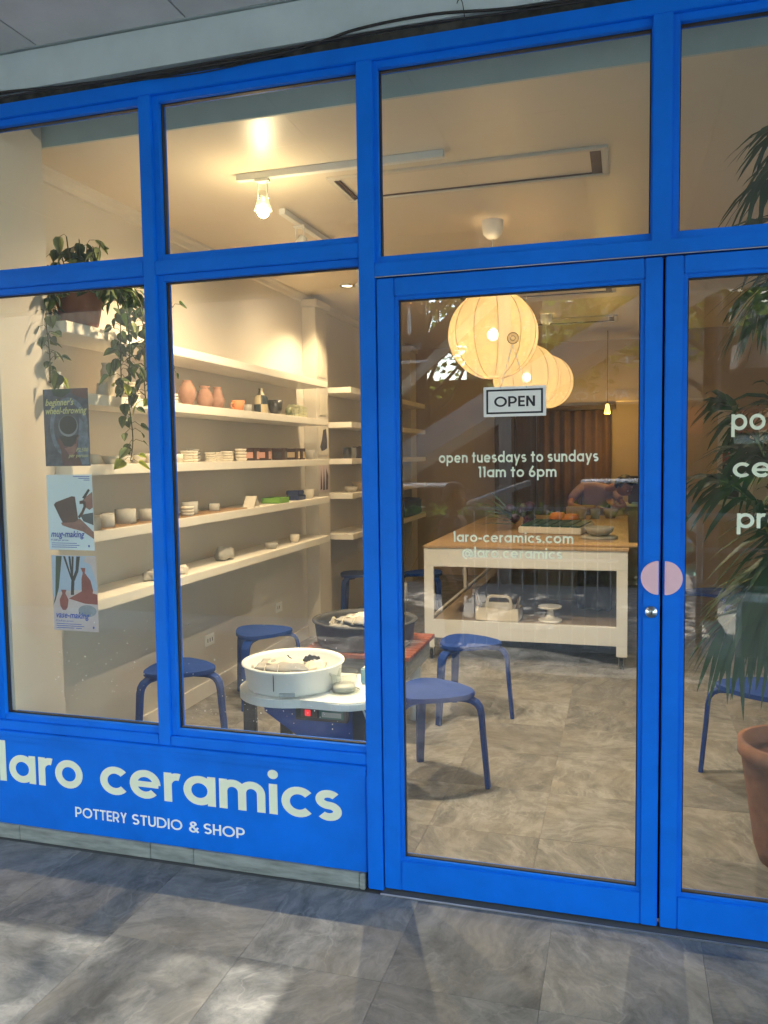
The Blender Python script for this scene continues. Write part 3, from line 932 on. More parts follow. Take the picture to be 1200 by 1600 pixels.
# 2 mug-making
p = poster('poster', 'pale blue poster reading mug-making, middle one of three in the left window', -2.207, -2.0, 1.193, 1.492, 0)
box('paper', PWH, 0, .211, 0, .0012, 0, .299, p)
flat('print', mat('print slate sleeve', (.06, .07, .09), .5), [(.15, .14), (.2105, .15), (.2105, .10), (.165, .115)], 1, p)
flat('print', PSK2, [(.060, .108), (.10, .120), (.15, .125), (.185, .095), (.2105, .072), (.2105, .045), (.16, .075), (.10, .088), (.066, .098)], 2, p)
flat('print', PSK2, [(.165, .20), (.185, .215), (.2105, .232), (.2105, .17), (.195, .16), (.18, .168), (.172, .18)], 2, p)
flat('print', PBK, [(.163, .208), (.192, .243), (.2, .238), (.175, .203)], 3, p)
flat('print', PMU, [(.150, .195), (.165, .198), (.178, .192), (.180, .172), (.165, .145), (.147, .125), (.140, .133), (.158, .155), (.168, .175), (.166, .184), (.150, .183)], 4, p)
flat('print', PMU, [(.030, .180), (.040, .190), (.115, .214), (.130, .212), (.141, .122), (.125, .112), (.070, .108), (.060, .122)], 5, p)
fonttext('lettering', "mug-making", (.010, -.0012, .052), .036, PBL, p, .32, .0007, sx=.88)
fonttext('lettering', "P1,500 per person", (.010, -.0012, .036), .011, PBL, p, .3, 0)
for k in range(3):
    flat('print', PBL, [(.012, .026 - k * .008), (.13 + .012 * (k % 2), .026 - k * .008), (.13 + .012 * (k % 2), .0285 - k * .008), (.012, .0285 - k * .008)], 2, p)
    flat('print', PBL, [(.125 + k * .024, .290 - k * .007), (.2, .290 - k * .007), (.2, .2925 - k * .007), (.125 + k * .024, .2925 - k * .007)], 2, p)
flat('print', PBL, ell(.186, .017, .004, .005), 2, p)
# 3 vase-making
p = poster('poster', 'pinkish poster reading vase-making, lowest of the three in the left window', -2.2, -1.99, .868, 1.172, 0)
box('paper', PNK, 0, .209, 0, .0012, 0, .303, p)
flat('print', PSKY, [(.0005, .13), (.03, .155), (.10, .165), (.2085, .165), (.2085, .3025), (.0005, .3025)], 1, p)
flat('print', PGR, [(.0005, .1), (.012, .14), (.022, .3), (.05, .3), (.03, .17), (.012, .12)], 2, p)
for a, b_ in ((.06, .02), (.085, .035), (.10, .05)):
    flat('print', PBK, [(a - .004, .30), (a + .006, .30), (.098, .20), (.092, .20)], 3, p)
flat('print', PBK, [(.118, .30), (.135, .30), (.125, .24), (.105, .20), (.10, .145), (.085, .145), (.09, .20), (.112, .245)], 3, p)
flat('print', PNK, [(.15, .28), (.18, .27), (.2085, .20), (.2085, .30), (.16, .30)], 3, p)
flat('print', PRD, [(.075, .13), (.145, .165), (.2085, .15), (.2085, .11), (.15, .112)], 4, p)
flat('print', PRD, [(.136, .255), (.158, .255), (.155, .235), (.18, .205), (.19, .165), (.18, .13), (.145, .13), (.137, .165), (.138, .21), (.145, .235)], 5, p)
flat('print', PRD, [(.040, .165), (.066, .165), (.060, .150), (.074, .125), (.068, .095), (.060, .083), (.045, .083), (.034, .10), (.032, .125), (.046, .150)], 5, p)
flat('print', PGY, ell(.160, .083, .042, .024), 4, p)
fonttext('lettering', "vase-making", (.010, -.0012, .052), .036, PBL, p, .32, .0007, sx=.88)
fonttext('lettering', "P1,800 per person", (.010, -.0012, .036), .011, PBL, p, .3, 0)
for k in range(3):
    flat('print', PBL, [(.012, .026 - k * .008), (.13 + .012 * (k % 2), .026 - k * .008), (.13 + .012 * (k % 2), .0285 - k * .008), (.012, .0285 - k * .008)], 2, p)
flat('print', PBL, ell(.186, .017, .004, .005), 2, p)

# fascia and canopy ceiling above
struct(box('fascia_beam', FASC, -8, 6, .0, .10, 2.955, 3.092))
CB = thing('cable_gap', 'dark dusty gap with old cables running above the blue shopfront head', 'cable run')
box('gap', BRACK, -8, 6, .03, .09, 2.9155, 2.9545, CB)
def wire(pts, r, name, parent, m=CABLE):
    bm = bmesh.new()
    P = [Vector(p) for p in pts]
    out = []
    for i in range(len(P) - 1):
        p0, p1, p2, p3 = P[max(i - 1, 0)], P[i], P[i + 1], P[min(i + 2, len(P) - 1)]
        for k in range(8):
            s = k / 8
            out.append(.5 * ((2 * p1) + (-p0 + p2) * s + (2 * p0 - 5 * p1 + 4 * p2 - p3) * s * s + (-p0 + 3 * p1 - 3 * p2 + p3) * s ** 3))
    out.append(P[-1])
    tube(bm, out, r, 6)
    return obj(name, bm, m, parent, smooth=True)
wire([(-3.2, -.01, 2.945), (-2.4, -.008, 2.955), (-2.05, -.008, 2.938), (-1.6, -.01, 2.925), (-1.1, -.008, 2.928), (-.86, -.008, 2.962), (-.6, -.008, 2.968), (-.3, -.006, 2.945), (.3, -.006, 2.94), (1.4, -.01, 2.95)], .0045, 'cable', CB)
wire([(-3.2, -.012, 2.93), (-2.3, -.012, 2.932), (-1.9, -.014, 2.928), (-1.3, -.012, 2.934), (-.7, -.012, 2.942), (-.1, -.01, 2.93), (1.4, -.01, 2.932)], .0035, 'cable', CB)
wire([(-3.2, -.006, 2.935), (-2.2, -.008, 2.945), (-1.95, -.008, 2.931), (-1.5, -.008, 2.905), (-1.2, -.008, 2.915), (-.9, -.006, 2.938), (.1, -.006, 2.935)], .0022, 'cable', CB)
wire([(-.50, -.006, 2.945), (-.505, -.02, 2.985), (-.515, -.022, 2.992), (-.522, -.02, 2.982)], .0016, 'cable', CB)
CC = thing('canopy_ceiling', 'x', 'x'); del CC['label']; del CC['category']; struct(CC)
px = [-6.1, -5.46, -4.82, -4.18, -3.54, -2.90, -2.115, -1.49, -.86, -.23, .40, 1.03, 1.66, 2.29]
for i in range(len(px) - 1):
    for j in range(3 if px[i] < -1.2 else 5):
        box('ceiling_board', CANP, px[i] + .003, px[i + 1] - .003, -.012 - (j + 1) * 1.1 + .003, -.012 - j * 1.1 - .003, 3.094 + rnd.uniform(0, .002), 3.11, CC, .001)
struct(box('canopy_slab', FASC, -8, -1.0, -3.04, .4, 3.112, 3.45))
struct(box('sky_block_beam', FASC, -8, -1.003, -3.10, -2.93, 2.77, 3.09))  # added beam out of view, cuts off low sky to darken the upper frame
struct(box('canopy_slab', FASC, -1.0, 6, -5.9, .4, 3.1125, 3.45))  # made deeper on this side to keep the sun off the walkway
struct(box('party_wall', BLDT, -8, -2.8, .0, .4, -.1, 2.955))
struct(box('party_wall', BLDT, 3.1, 6, .0, .4, -.1, 2.955))

# ================================================================== INTERIOR: shelves
def shelf(y0, y1, z, label, x1=-2.33):
    o = box('wall_shelf', SHELFM, -2.609, x1, y0, y1, z - .05, z, None, .003)
    return tag(o, label, 'shelf', 'cream floating shelves on the left wall')
SZ = {1: 2.155, 2: 1.85, 3: 1.527, 4: 1.22, 5: .90}
nm = {1: 'topmost long cream shelf near the window, trailing plant at its near end', 2: 'second long cream shelf from the top near the window, with terracotta vases',
      3: 'third long cream shelf from the top near the window, with stacked bowls and brown boxes', 4: 'fourth long cream shelf near the window, with mugs, green tray and blue boxes', 5: 'lowest long cream shelf near the window, nearly bare with clay lumps'}
for k, z in SZ.items():
    shelf(.37 if k < 4 else .50, 3.62, z, nm[k])
nm2 = {1: 'topmost cream shelf in the far bay beyond the pilaster', 2: 'second cream shelf from the top in the far bay', 3: 'third cream shelf in the far bay, with dark mugs', 4: 'fourth cream shelf in the far bay, with carved bowls', 5: 'lowest cream shelf in the far bay, with blue bag at its far end'}
for k, z in SZ.items():
    shelf(4.15, 6.93, z if k < 5 else .855, nm2[k], -2.31)

# ------------------------------------------------------------------ pottery
def pot(name, label, cat, prof, x, y, z, m, group=None, n=28, sx=1, sy=1):
    """closed-wall vessel from outer profile [(r,z)...]; inner wall added"""
    th = .004
    bm = bmesh.new()
    inner = [(max(r - th, .001), max(zz, .006)) for r, zz in prof[::-1]]
    lathe(bm, [(0, 0)] + prof + inner + [(0, .006)], n=n, sx=sx, sy=sy)
    o = obj(name, bm, m, None, smooth=True)
    o.location = (x, y, z + .0005)
    o.rotation_euler = (0, 0, rnd.uniform(0, 6))
    return tag(o, label, cat, group)
X0 = -2.41
z2, z3, z4, z5 = SZ[2], SZ[3], SZ[4], SZ[5]
GV = 'pottery on the second shelf'
pot('vase', 'tall angular pink bisque vase, leftmost of three on the second shelf', 'vase', [(.026, 0), (.045, .04), (.052, .072), (.044, .10), (.03, .125), (.024, .142), (.027, .145)], X0, 1.52, z2, PINKCL)
pot('vase', 'round bellied pink bisque vase, middle of three on the second shelf', 'vase', [(.032, 0), (.048, .03), (.05, .05), (.042, .08), (.028, .105), (.022, .112), (.034, .128)], X0, 1.725, z2, PINKCL)
pot('vase', 'pink bisque vase with a waist ring, beside the orange mug', 'vase', [(.030, 0), (.042, .035), (.044, .062), (.036, .064), (.034, .085), (.024, .118), (.022, .125), (.028, .135)], X0 - .01, 1.90, z2, PINKCL)
def handle(parent, r0, z0, z1, m, out=.03, ang=0, rad=.005):
    bm = bmesh.new()
    pts = []
    for i in range(9):
        a = -PI / 2 + PI * i / 8
        pts.append(((r0 - .004 + out * math.cos(a)) * math.cos(ang), (r0 - .004 + out * math.cos(a)) * math.sin(ang), (z0 + z1) / 2 + (z1 - z0) / 2 * math.sin(a)))
    tube(bm, pts, rad, 8)
    return obj('handle', bm, m, parent, smooth=True)
mg = pot('mug', 'orange clay mug with a handle on the second shelf', 'mug', [(.034, 0), (.038, .03), (.042, .066)], X0 + .02, 2.12, z2, ORCL)
mg.rotation_euler = (0, 0, 0)
handle(mg, .038, .012, .052, ORCL, .028, -1.9, .006)
CHK = mat('checker glaze', (.60, .52, .34), .35)
_n, _l = CHK.node_tree.nodes, CHK.node_tree.links
_c = _n.new('ShaderNodeTexChecker'); _c.inputs['Scale'].default_value = 16; _c.inputs[1].default_value = (.62, .52, .32, 1); _c.inputs[2].default_value = (.03, .045, .045, 1)
_t = _n.new('ShaderNodeTexCoord'); _l.new(_t.outputs['Object'], _c.inputs[0]); _l.new(_c.outputs[0], _n['Principled BSDF'].inputs['Base Color'])
b_ = pot('bottle', 'square shouldered bottle with dark and cream check pattern', 'bottle', [(.046, 0), (.047, .05), (.046, .110), (.018, .140), (.015, .165), (.019, .172)], X0, 2.51, z2, CHK, n=8)
b_.rotation_euler = (0, 0, .39)
pot('pot', 'dark bronze glazed cup-shaped pot beside the checked bottle', 'pot', [(.032, 0), (.048, .045), (.056, .105)], X0, 2.75, z2, DGREEN)
pot('cup', 'tiny mottled green cup in front of the dark pot', 'cup', [(.018, 0), (.024, .03), (.022, .058)], X0 + .05, 2.87, z2, mat('mottled green glaze', (.10, .14, .06), .4, nscale=40, col2=(.35, .34, .16)))
for i, (y, hh) in enumerate(((3.03, .09), (3.12, .088), (3.20, .082))):
    bm = bmesh.new()
    for k in range(4):
        for q_ in range(2):
            bx(bm, -.028 + q_ * .029, -.001 + q_ * .029, -.036, .036, k * hh / 4 + .001, (k + 1) * hh / 4 - .001)
    o = obj('soap_block_stack', bm, mat('pale green soap', (.42, .42, .26), .6, var=.1) if i == 0 else bpy.data.materials['pale green soap'], None, bevel=.002, seg=1)
    o.location = (X0 + .02, y, z2 + .0005)
    tag(o, ['leftmost', 'middle', 'rightmost'][i] + ' of three pale green stacked blocks at the right of the second shelf', 'block stack', 'pale green block stacks')
# tall white fluted vase behind plant
pot('vase', 'tall white cylinder vase behind the trailing vine on the second shelf', 'vase', [(.036, 0), (.037, .13), (.030, .14), (.028, .149), (.033, .165)], X0, .775, z2, CLAYW)
pot('bottle', 'small frosted glass bottle at the near end of the second shelf', 'bottle', [(.020, 0), (.021, .05), (.010, .062), (.010, .085), (.013, .09)], X0 - .01, .42, z2, WHITEP)
pot('pot', 'small white fluted pot in front of the tall white vase', 'pot', [(.030, 0), (.026, .05), (.024, .058)], X0 + .045, .66, z2, CLAYW, n=12)
def stack(label, x, y, z, r, k, h1, m, cat='bowl stack', fl=1.12, group=None, name='bowl_stack'):
    t = thing(name, label, cat, (x, y, z + .0005), rnd.uniform(0, 3), group)
    for i in range(k):
        bm = bmesh.new()
        rr = r * rnd.uniform(.97, 1.02)
        lathe(bm, [(0, 0), (rr * .78, 0), (rr * .95, h1 * .35), (rr * fl * .92, h1 * .9), (rr * fl * .86, h1 * .95), (rr * .7, h1 * .4), (0, h1 * .35)], n=24)
        o = obj('bowl', bm, m, t, smooth=True)
        o.location = (rnd.uniform(-.002, .002), rnd.uniform(-.002, .002), i * h1)
    return t
stack('tall stack of six ribbed white bowls right of the vine', X0, .955, z2, .048, 6, .0145, CLAYW)
stack('small stack of pale cups next to the tallest terracotta vase', X0 + .03, 1.32, z2, .024, 3, .018, CLAYW)
pot('cup', 'small cream cup at the left edge of the wide window, third shelf', 'cup', [(.02, 0), (.026, .048)], X0 + .03, 1.35, z3, CLAYW)
GB = 'pale bowls along the third shelf'
for i, (y, r, h, lb) in enumerate(((.42, .030, .045, 'pale flared bowl left of the dark poster on the third shelf'), (.62, .028, .047, 'small cream bowl just right of the dark poster'), (.745, .046, .040, 'wide cream bowl holding the tip of the vine'),
                                   (.865, .033, .038, 'small cream bowl between the vine tip and the ribbed bowl'), (.98, .037, .045, 'ribbed cream bowl left of the blue mullion'), (1.09, .030, .05, 'grey white bowl touching the blue mullion'))):
    pot('bowl', lb, 'bowl', [(r * .62, 0), (r * .85, h * .45), (r * 1.02, h)], X0 + .02, y, z3, CLAYW, GB)
stack('stack of four white bowls at the left of the wide window, third shelf', X0, 1.485, z3, .038, 4, .0165, CLAYW)
stack('narrow white bowl stack second from the left, third shelf', X0 - .02, 1.60, z3, .028, 4, .0165, CLAYW)
stack('low cream dish stack third from the left, third shelf', X0 + .02, 1.735, z3, .034, 4, .014, CLAYW)
stack('narrow cream dish stack fourth from the left, third shelf', X0 + .01, 1.85, z3, .026, 5, .0115, CLAYW)
stack('cream bowl stack fifth from the left, third shelf', X0, 1.99, z3, .040, 4, .016, CLAYW)
stack('tallest cream bowl stack, left of the brown boxes', X0 + .01, 2.16, z3, .038, 4, .020, CLAYW)
stack('grey brown dish stack behind the cream stacks', X0 - .10, 1.75, z3, .040, 4, .0195, CLAYG)
GBX = 'dark brown boxes on the third shelf'
for i, (y, wd, lm, lb) in enumerate(((2.34, .08, LBLP, 'dark brown box with pink label, partly behind the tallest bowl stack'), (2.53, .08, LBLP, 'dark brown box with a salmon pink label, alone between two gaps'), (2.81, .08, DGREEN, 'dark brown box with a dark green label'),
                                     (3.06, .085, KRAFT, 'dark brown box with a kraft label, left of the touching pair'), (3.16, .085, KRAFT, 'dark brown box with a kraft label, rightmost on the third shelf'))):
    t = thing('box', lb, 'box', (X0 + .0, y, z3), 0, GBX)
    box('carton', BRN, -.045, .04, -wd / 2, wd / 2, .001, .083, t, .002)
    box('lid', BRN, -.047, .042, -wd / 2 - .001, wd / 2 + .001, .070, .086, t, .001)
    box('print', lm, .0405, .0412, -.004, wd / 2 - .006, .012, .062, t)
    box('print', lm, -.030, .030, -wd / 2 - .0015, -wd / 2 - .0006, .018, .058, t)
# shelf 4: woven mats and greenware
MATW = mat('woven cane mat', (.46, .30, .15), .7, nscale=30, col2=(.30, .18, .09), stretch=(1, 8, 1), bump=.5)
for i, (y0, y1, lb) in enumerate(((.56, 1.20, 'woven cane mat under the grey mugs behind the mug-making poster'), (1.28, 2.12, 'woven cane mat under the grey cups in the wide window'))):
    bm = bmesh.new()
    k = int((y1 - y0) / .016)
    for j in range(k):
        bx(bm, -.115, .07, y0 + j * .016 + .001, y0 + (j + 1) * .016 - .001, .0006, .005 + .0015 * (j % 2))
    o = obj('cane_mat', bm, MATW, None)
    o.location = (X0, 0, z4)
    tag(o, lb, 'mat')
pot('crock', 'wide grey crock beside the mug-making poster, near end of the fourth shelf', 'crock', [(.046, 0), (.05, .02), (.05, .068)], X0 + .02, .60 - .04, z4, CLAYG)
pot('jar', 'small glass jar standing behind the wide grey crock', 'jar', [(.014, 0), (.016, .09), (.010, .10), (.012, .118)], X0 - .06, .58, z4, WHITEP)
for i, (y, r, h, lb, dx) in enumerate(((.675, .037, .065, 'grey raw clay mug right of the mug-making poster', .03), (.755, .03, .068, 'grey raw clay mug partly behind its neighbour, fourth shelf', -.02),
                                       (.875, .052, .080, 'largest grey raw clay pot on the fourth shelf', 0), (1.06, .038, .068, 'grey raw clay mug left of the blue mullion', 0),
                                       (1.51, .046, .078, 'blue grey clay cup left of the card stand', 0), (1.80, .033, .05, 'small blue grey clay cup in the wide window', 0))):
    pot('clay_cup', lb, 'cup', [(r * .96, 0.0065), (r, h * .3), (r, h)], X0 + dx, y, z4, CLAYG)
stack('short stack of white dishes at the left of the wide window, fourth shelf', X0 + .04, 1.41, z4 + .006, .036, 3, .017, CLAYW)
t = thing('card_stand', 'small folded cream card standing on the fourth shelf', 'card', (X0 + .03, 2.26, z4))
bm = bmesh.new()
prism(bm, [(-.05, .001), (-.0485, .001), (-.004, .071), (.0405, .001), (.042, .001), (-.003, .0735)], -.04, .04, 'x')
obj('card', bm, CLAYW, t)
# lime tray
bm = bmesh.new()
bx(bm, -.07, .07, -.09, .09, .001, .006)
for a in ((-.07, .07, -.09, -.084), (-.07, .07, .084, .09), (-.07, -.064, -.084, .084), (.064, .07, -.084, .084)):
    bx(bm, a[0], a[1], a[2], a[3], .006, .040)
o = obj('tray', bm, GGREEN, None, bevel=.002); o.location = (X0, 2.71, z4)
tag(o, 'lime green shallow tray on the fourth shelf', 'tray')
for i, (y, z, wd, lb) in enumerate(((3.10, 0, .15, 'lower navy blue box beside the green tray'), (3.08, .040, .115, 'upper navy blue box stacked beside the green tray'))):
    o = box('box', NAVY, -.05, .05, -wd / 2, wd / 2, .001, .039 if i == 0 else .034, None, .004)
    o.location = (X0, y, z4 + z)
    tag(o, lb, 'box')
for i, (y, r, h, z_, m__, lb) in enumerate(((3.36, .045, .07, z4, CLAYW, 'cream bowl at the far right end of the fourth shelf'), (3.40, .04, .075, z3, CLAYG, 'grey cup at the far right end of the third shelf'),
                                     (2.30, .03, .05, z2, CLAYG, 'small grey cup between the orange mug and the checked bottle'), (1.16, .035, .05, z2, CLAYW, 'low cream bowl behind the blue mullion on the second shelf'),
                                     (2.62, .05, .045, z5, CLAYG, 'shallow grey dish right of the largest clay lump on the lowest shelf'), (3.05, .04, .06, z5, CLAYW, 'small cream cup toward the far end of the lowest shelf'))):
    pot('cup', lb, 'cup', [(r * .7, 0), (r * .92, h * .4), (r, h)], X0, y, z_, m__)
# clay lumps on lowest shelf
def lump(x, y, z, s, label, m=CLAYG, sq=.45, name='clay_lump', cat='clay'):
    bm = bmesh.new()
    bmesh.ops.create_icosphere(bm, subdivisions=3, radius=1)
    r2 = random.Random(int(y * 100))
    ph = [r2.uniform(0, 6) for _ in range(6)]
    for v in bm.verts:
        c = v.co
        k = 1 + .18 * math.sin(3 * c.x + ph[0]) * math.cos(4 * c.y + ph[1]) + .12 * math.sin(7 * c.y + ph[2] + 3 * c.z) + .06 * math.sin(13 * c.x + ph[3])
        v.co = Vector((c.x * s[0] * k, c.y * s[1] * k, max(c.z, -.55) * s[2] * k))
    mz = min(v.co.z for v in bm.verts)
    for v in bm.verts:
        v.co.z = max(v.co.z - mz, 0)
        if v.co.z < .004: v.co.z = 0
    o = obj(name, bm, m, None, smooth=True)
    o.location = (x, y, z + .0005)
    return tag(o, label, cat)
lump(X0 - .03, 1.97, z5, (.05, .085, .05), 'largest crumpled grey clay lump on the lowest shelf', CLAYG)
lump(X0 + .03, 1.36, z5, (.03, .035, .03), 'small pinkish clay lump at the left edge of the wide window', CLAYW)
lump(X0 - .02, 1.12, z5, (.04, .055, .035), 'grey clay lump on the lowest shelf beside the blue mullion', CLAYG)

# far bay items
for i, (y, r, h, m_, lb) in enumerate(((4.32, .04, .10, DGREEN, 'black mug nearest the pilaster in the far bay'), (4.45, .04, .10, CLAYG, 'grey dark mug second from the pilaster in the far bay'), (4.60, .045, .11, BRN, 'brown mug third from the pilaster in the far bay'), (4.80, .055, .12, BRN, 'brown teapot-like mug with round handle in the far bay'), (6.1, .04, .06, DGREEN, 'small black cup on the third far shelf seen through the door'))):
    o = pot('mug', lb, 'mug', [(r * .9, 0), (r, h * .4), (r * .95, h)], -2.41, y, z3, m_)
    if i in (3,): handle(o, r, .02, .10, m_, .035, -.9, .007)
for i, (y, r, h, lb) in enumerate(((4.38, .06, .05, 'low cream bowl nearest the pilaster, fourth far shelf'), (4.62, .07, .085, 'carved cream basket bowl, fourth far shelf'), (4.9, .05, .07, 'brownish bowl behind the carved basket bowl'))):
    pot('bowl', lb, 'bowl', [(r * .6, 0), (r * .9, h * .5), (r, h)], -2.40, y, z4, KRAFT if i else CLAYW)
o = box('fabric_bag', NAVY, -.10, .10, -.42, .42, .001, .20, None, .02)
for v in o.data.vertices:
    v.co.x += .012 * math.sin(v.co.y * 15); v.co.z += .012 * math.sin(v.co.y * 11 + v.co.x * 9)
o.location = (-2.42, 6.35, .855)
tag(o, 'navy blue printed fabric bag on the lowest far shelf', 'bag')

# prints stuck on the pilaster
def sheetx(name, label, y0, y1, z0, z1, m, motif=None, cat='print'):
    t = thing(name, label, cat, (-2.488, y0, z0))
    box('paper', m, 0, .0012, 0, y1 - y0, 0, z1 - z0, t)
    if motif:
        for k, (mm, pts) in enumerate(motif):
            bm = bmesh.new()
            f = bm.faces.new([bm.verts.new((.0014 + k * .0002, a * (y1 - y0), b * (z1 - z0))) for a, b in pts])
            obj('print', bm, mm, t)
    return t
PPB = mat('print purple black', (.06, .05, .07), .5, var=.5, nscale=20)
sheetx('art_print', 'framed print of a dark crouching figure on the pilaster, above the brown mug shelf', 3.80, 4.03, 1.56, 1.80, CLAYW, [(PPB, [(.15, .3), (.35, .55), (.5, .9), (.8, .95), (.9, .5), (.9, .25), (.6, .18), (.3, .15)])])
sheetx('art_print', 'print of dark vertical strokes on the pilaster, below the crouching figure print', 3.80, 4.03, 1.25, 1.47, PNK, [(PPB, [(.1, .05), (.2, .95), (.3, .1)]), (PPB, [(.35, .05), (.5, .98), (.6, .05)]), (PPB, [(.65, .05), (.75, .9), (.95, .6), (.9, .05)])])
sheetx('paper_sheet', 'tall pale paper sheet on the upper pilaster', 3.84, 4.02, 2.22, 2.62, CLAYW, None, 'paper')
sheetx('paper_sheet', 'pale notice sheet on the pilaster between the top shelves', 3.84, 4.02, 1.90, 2.08, CLAYW, None, 'paper')

# wall outlets
for y, z, lb in ((2.05, .36, 'white wall socket nearer the window, low on the left wall'), (3.17, .37, 'white wall socket farther back with a cable hanging from it')):
    t = thing('wall_socket', lb, 'socket', (-2.61, y, z), 0, 'white wall sockets on the left wall')
    box('plate', WHITE, .0005, .008, -.06, .06, -.038, .038, t, .002)
    for dy in (-.03, .0, .03):
        box('slot', GASK, .0075, .0088, dy - .004, dy + .004, -.012, .012, t)
wire([(-2.60, 3.20, .37), (-2.585, 3.30, .36), (-2.58, 3.42, .28), (-2.585, 3.45, .16), (-2.58, 3.46, .01)], .003, 'cable', t, CABLEW)
t.children[-1].matrix_parent_inverse = Matrix.Translation((2.61, -3.17, -.37))

# ------------------------------------------------------------------ stools
def make_stool(label):
    t = thing('stool', label, 'stool', (0, 0, 0), 0, 'blue three-legged stools')
    pts = []
    N = 60
    for i in range(N):
        a = 2 * PI * i / N
        r = .176 + .020 * math.cos(3 * a) + .004 * math.cos(6 * a)
        pts.append((r * math.cos(a), r * math.sin(a)))
    bm = bmesh.new()
    prism(bm, pts, .428, .450)
    obj('seat', bm, STOOLB, t, bevel=.004)
    for k in range(3):
        a = 2 * PI * k / 3
        d = Vector((math.cos(a), math.sin(a), 0)); s = Vector((-math.sin(a), math.cos(a), 0))
        P = [d * .075 + Vector((0, 0, .4165)), d * .155 + Vector((0, 0, .4165)), d * .185 + Vector((0, 0, .413)), d * .210 + Vector((0, 0, .400)), d * .226 + Vector((0, 0, .378)), d * .233 + Vector((0, 0, .345)), d * .240 + Vector((0, 0, .25)), d * .262 + Vector((0, 0, .0))]
        bm = bmesh.new()
        ribbon(bm, P, s, .050, .021, [1.1, 1.1, 1.1, 1.08, 1.05, 1.0, .92, .72])
        obj('leg', bm, STOOLB, t, bevel=.003, seg=1)
    return t
st = make_stool('blue stool directly inside the door glass, nearest to the door')
st.location = (-.862, 1.0, 0); st.rotation_euler = (0, 0, R(-2))
ST = [((-.885, 2.02), R(0), 'blue stool behind the nearest one, in front of the white work table'),
      ((-2.26, 1.09), R(2), 'blue stool by the left wall, half hidden by the window mullion'),
      ((-2.22, 2.02), R(30), 'blue stool by the left wall behind the white potter\'s wheel'),
      ((-2.41, 4.55), R(15), 'blue stool under the far shelves, seen left of the door post'),
      ((.62, 1.40), R(170), 'blue stool behind the terracotta palm pot at the right edge'),
      ((.66, 4.15), R(55), 'far blue stool seen through the right door beyond the palm fronds'),
      ((-1.80, 4.75), R(75), 'blue stool beside the left flank of the work table')]
for (x, y), a, lb in ST:
    s_ = dup(st, (x, y, 0), a, lb)

# ------------------------------------------------------------------ potter's wheels
# front wheel with white pan
W1 = thing('potters_wheel', 'white topped potter\'s wheel with blue body and white splash pan, right behind the window', 'potter\'s wheel', (0, 0, 0))
cx, cy, zt = -1.455, .735, .505
def outline(cx, cy):
    """round lobe under the pan on the left, waist, wider round lobe to the right"""
    pts = []
    for i in range(0, 25):
        a = R(70 + (300 - 70) * i / 24)
        pts.append((cx + .246 * math.cos(a), cy + .246 * math.sin(a)))
    c2 = (cx + .285, cy + .01)
    for i in range(0, 21):
        a = R(-105 + 215 * i / 20)
        pts.append((c2[0] + .20 * math.cos(a), c2[1] + .24 * math.sin(a)))
    return pts
bm = bmesh.new()
prism(bm, outline(cx, cy), zt - .036, zt)
obj('table_top', bm, WHITEP, W1, bevel=.006)
bm = bmesh.new()
ro = .226
lathe(bm, [(.18, .001), (ro - .018, .001), (ro - .012, .012), (ro - .002, .10), (ro + .009, .108), (ro + .009, .115), (ro - .006, .115), (ro - .014, .102), (ro - .028, .018), (.0, .016)], cx, cy, zt, n=56, sx=1.0, sy=1.0)
pan = obj('splash_pan', bm, WHITEP, W1, smooth=True)
bx_ = box('pan_seam', GASK, cx - .001, cx + .001, cy - ro - .002, cy - ro + .004, zt + .03, zt + .11, pan)
a_ = R(-62)
bx_.location = (0, 0, 0)
bm = bmesh.new()
bx(bm, -.034, .034, -.003, .006, .006, .022)
o = obj('pan_latch', bm, GREYP, pan); o.location = (cx + (ro - .006) * math.cos(R(-75)), cy + (ro - .006) * math.sin(R(-75)), zt); o.rotation_euler = (0, 0, R(15))
bm = bmesh.new(); lathe(bm, [(0, .03), (.13, .03), (.13, .038), (0, .038)], cx, cy, zt, n=32)
obj('wheel_head', bm, STEEL, W1)
for (lx, ly) in ((cx - .16, cy - .13), (cx + .36, cy - .13), (cx - .12, cy + .18), (cx + .36, cy + .17)):
    bm = bmesh.new()
    bx(bm, lx - .03, lx + .03, ly - .012, ly + .012, .03, zt - .037); bx(bm, lx - .012, lx + .012, ly + .0125, ly + .04, .03, zt - .037)
    obj('leg', bm, BLACKP, W1, bevel=.002, seg=1)
    bm = bmesh.new(); lathe(bm, [(.0, 0), (.028, 0), (.026, .015), (.012, .03), (0, .03)], lx, ly, 0, n=16); obj('foot', bm, BLACKP, W1, smooth=True)
bm = bmesh.new()
prism(bm, [(cx - .10, zt - .038), (cx - .12, zt - .10), (cx + .20, .20), (cx + .45, .18), (cx + .45, zt - .038)], cy - .10, cy + .20, 'y')
obj('motor_housing', bm, BLUEM, W1, bevel=.012)
t = box('control_panel', BLACKP, cx + .06, cx + .30, cy - .128, cy - .1005, zt - .12, zt - .045, W1, .003)
box('power_switch', REDL, cx + .105, cx + .132, cy - .134, cy - .1285, zt - .098, zt - .070, t, .002)
box('switch_surround', STRST, cx + .085, cx + .162, cy - .131, cy - .1285, zt - .106, zt - .056, t, .002)
box('rating_plate', mat('green plate', (.03, .12, .08), .4), cx + .172, cx + .285, cy - .131, cy - .1285, zt - .106, zt - .056, t, .002)
box('plate_print', mat('plate grey', (.38, .38, .32), .4), cx + .185, cx + .275, cy - .1325, cy - .1312, zt - .098, zt - .076, t)
w_ = wire([(cx + .38, cy - .14, zt - .05), (cx + .41, cy - .17, zt - .10), (cx + .43, cy - .18, zt - .2), (cx + .435, cy - .17, zt - .35), (cx + .43, cy - .1, .01)], .005, 'power_cord', W1, CABLEW)

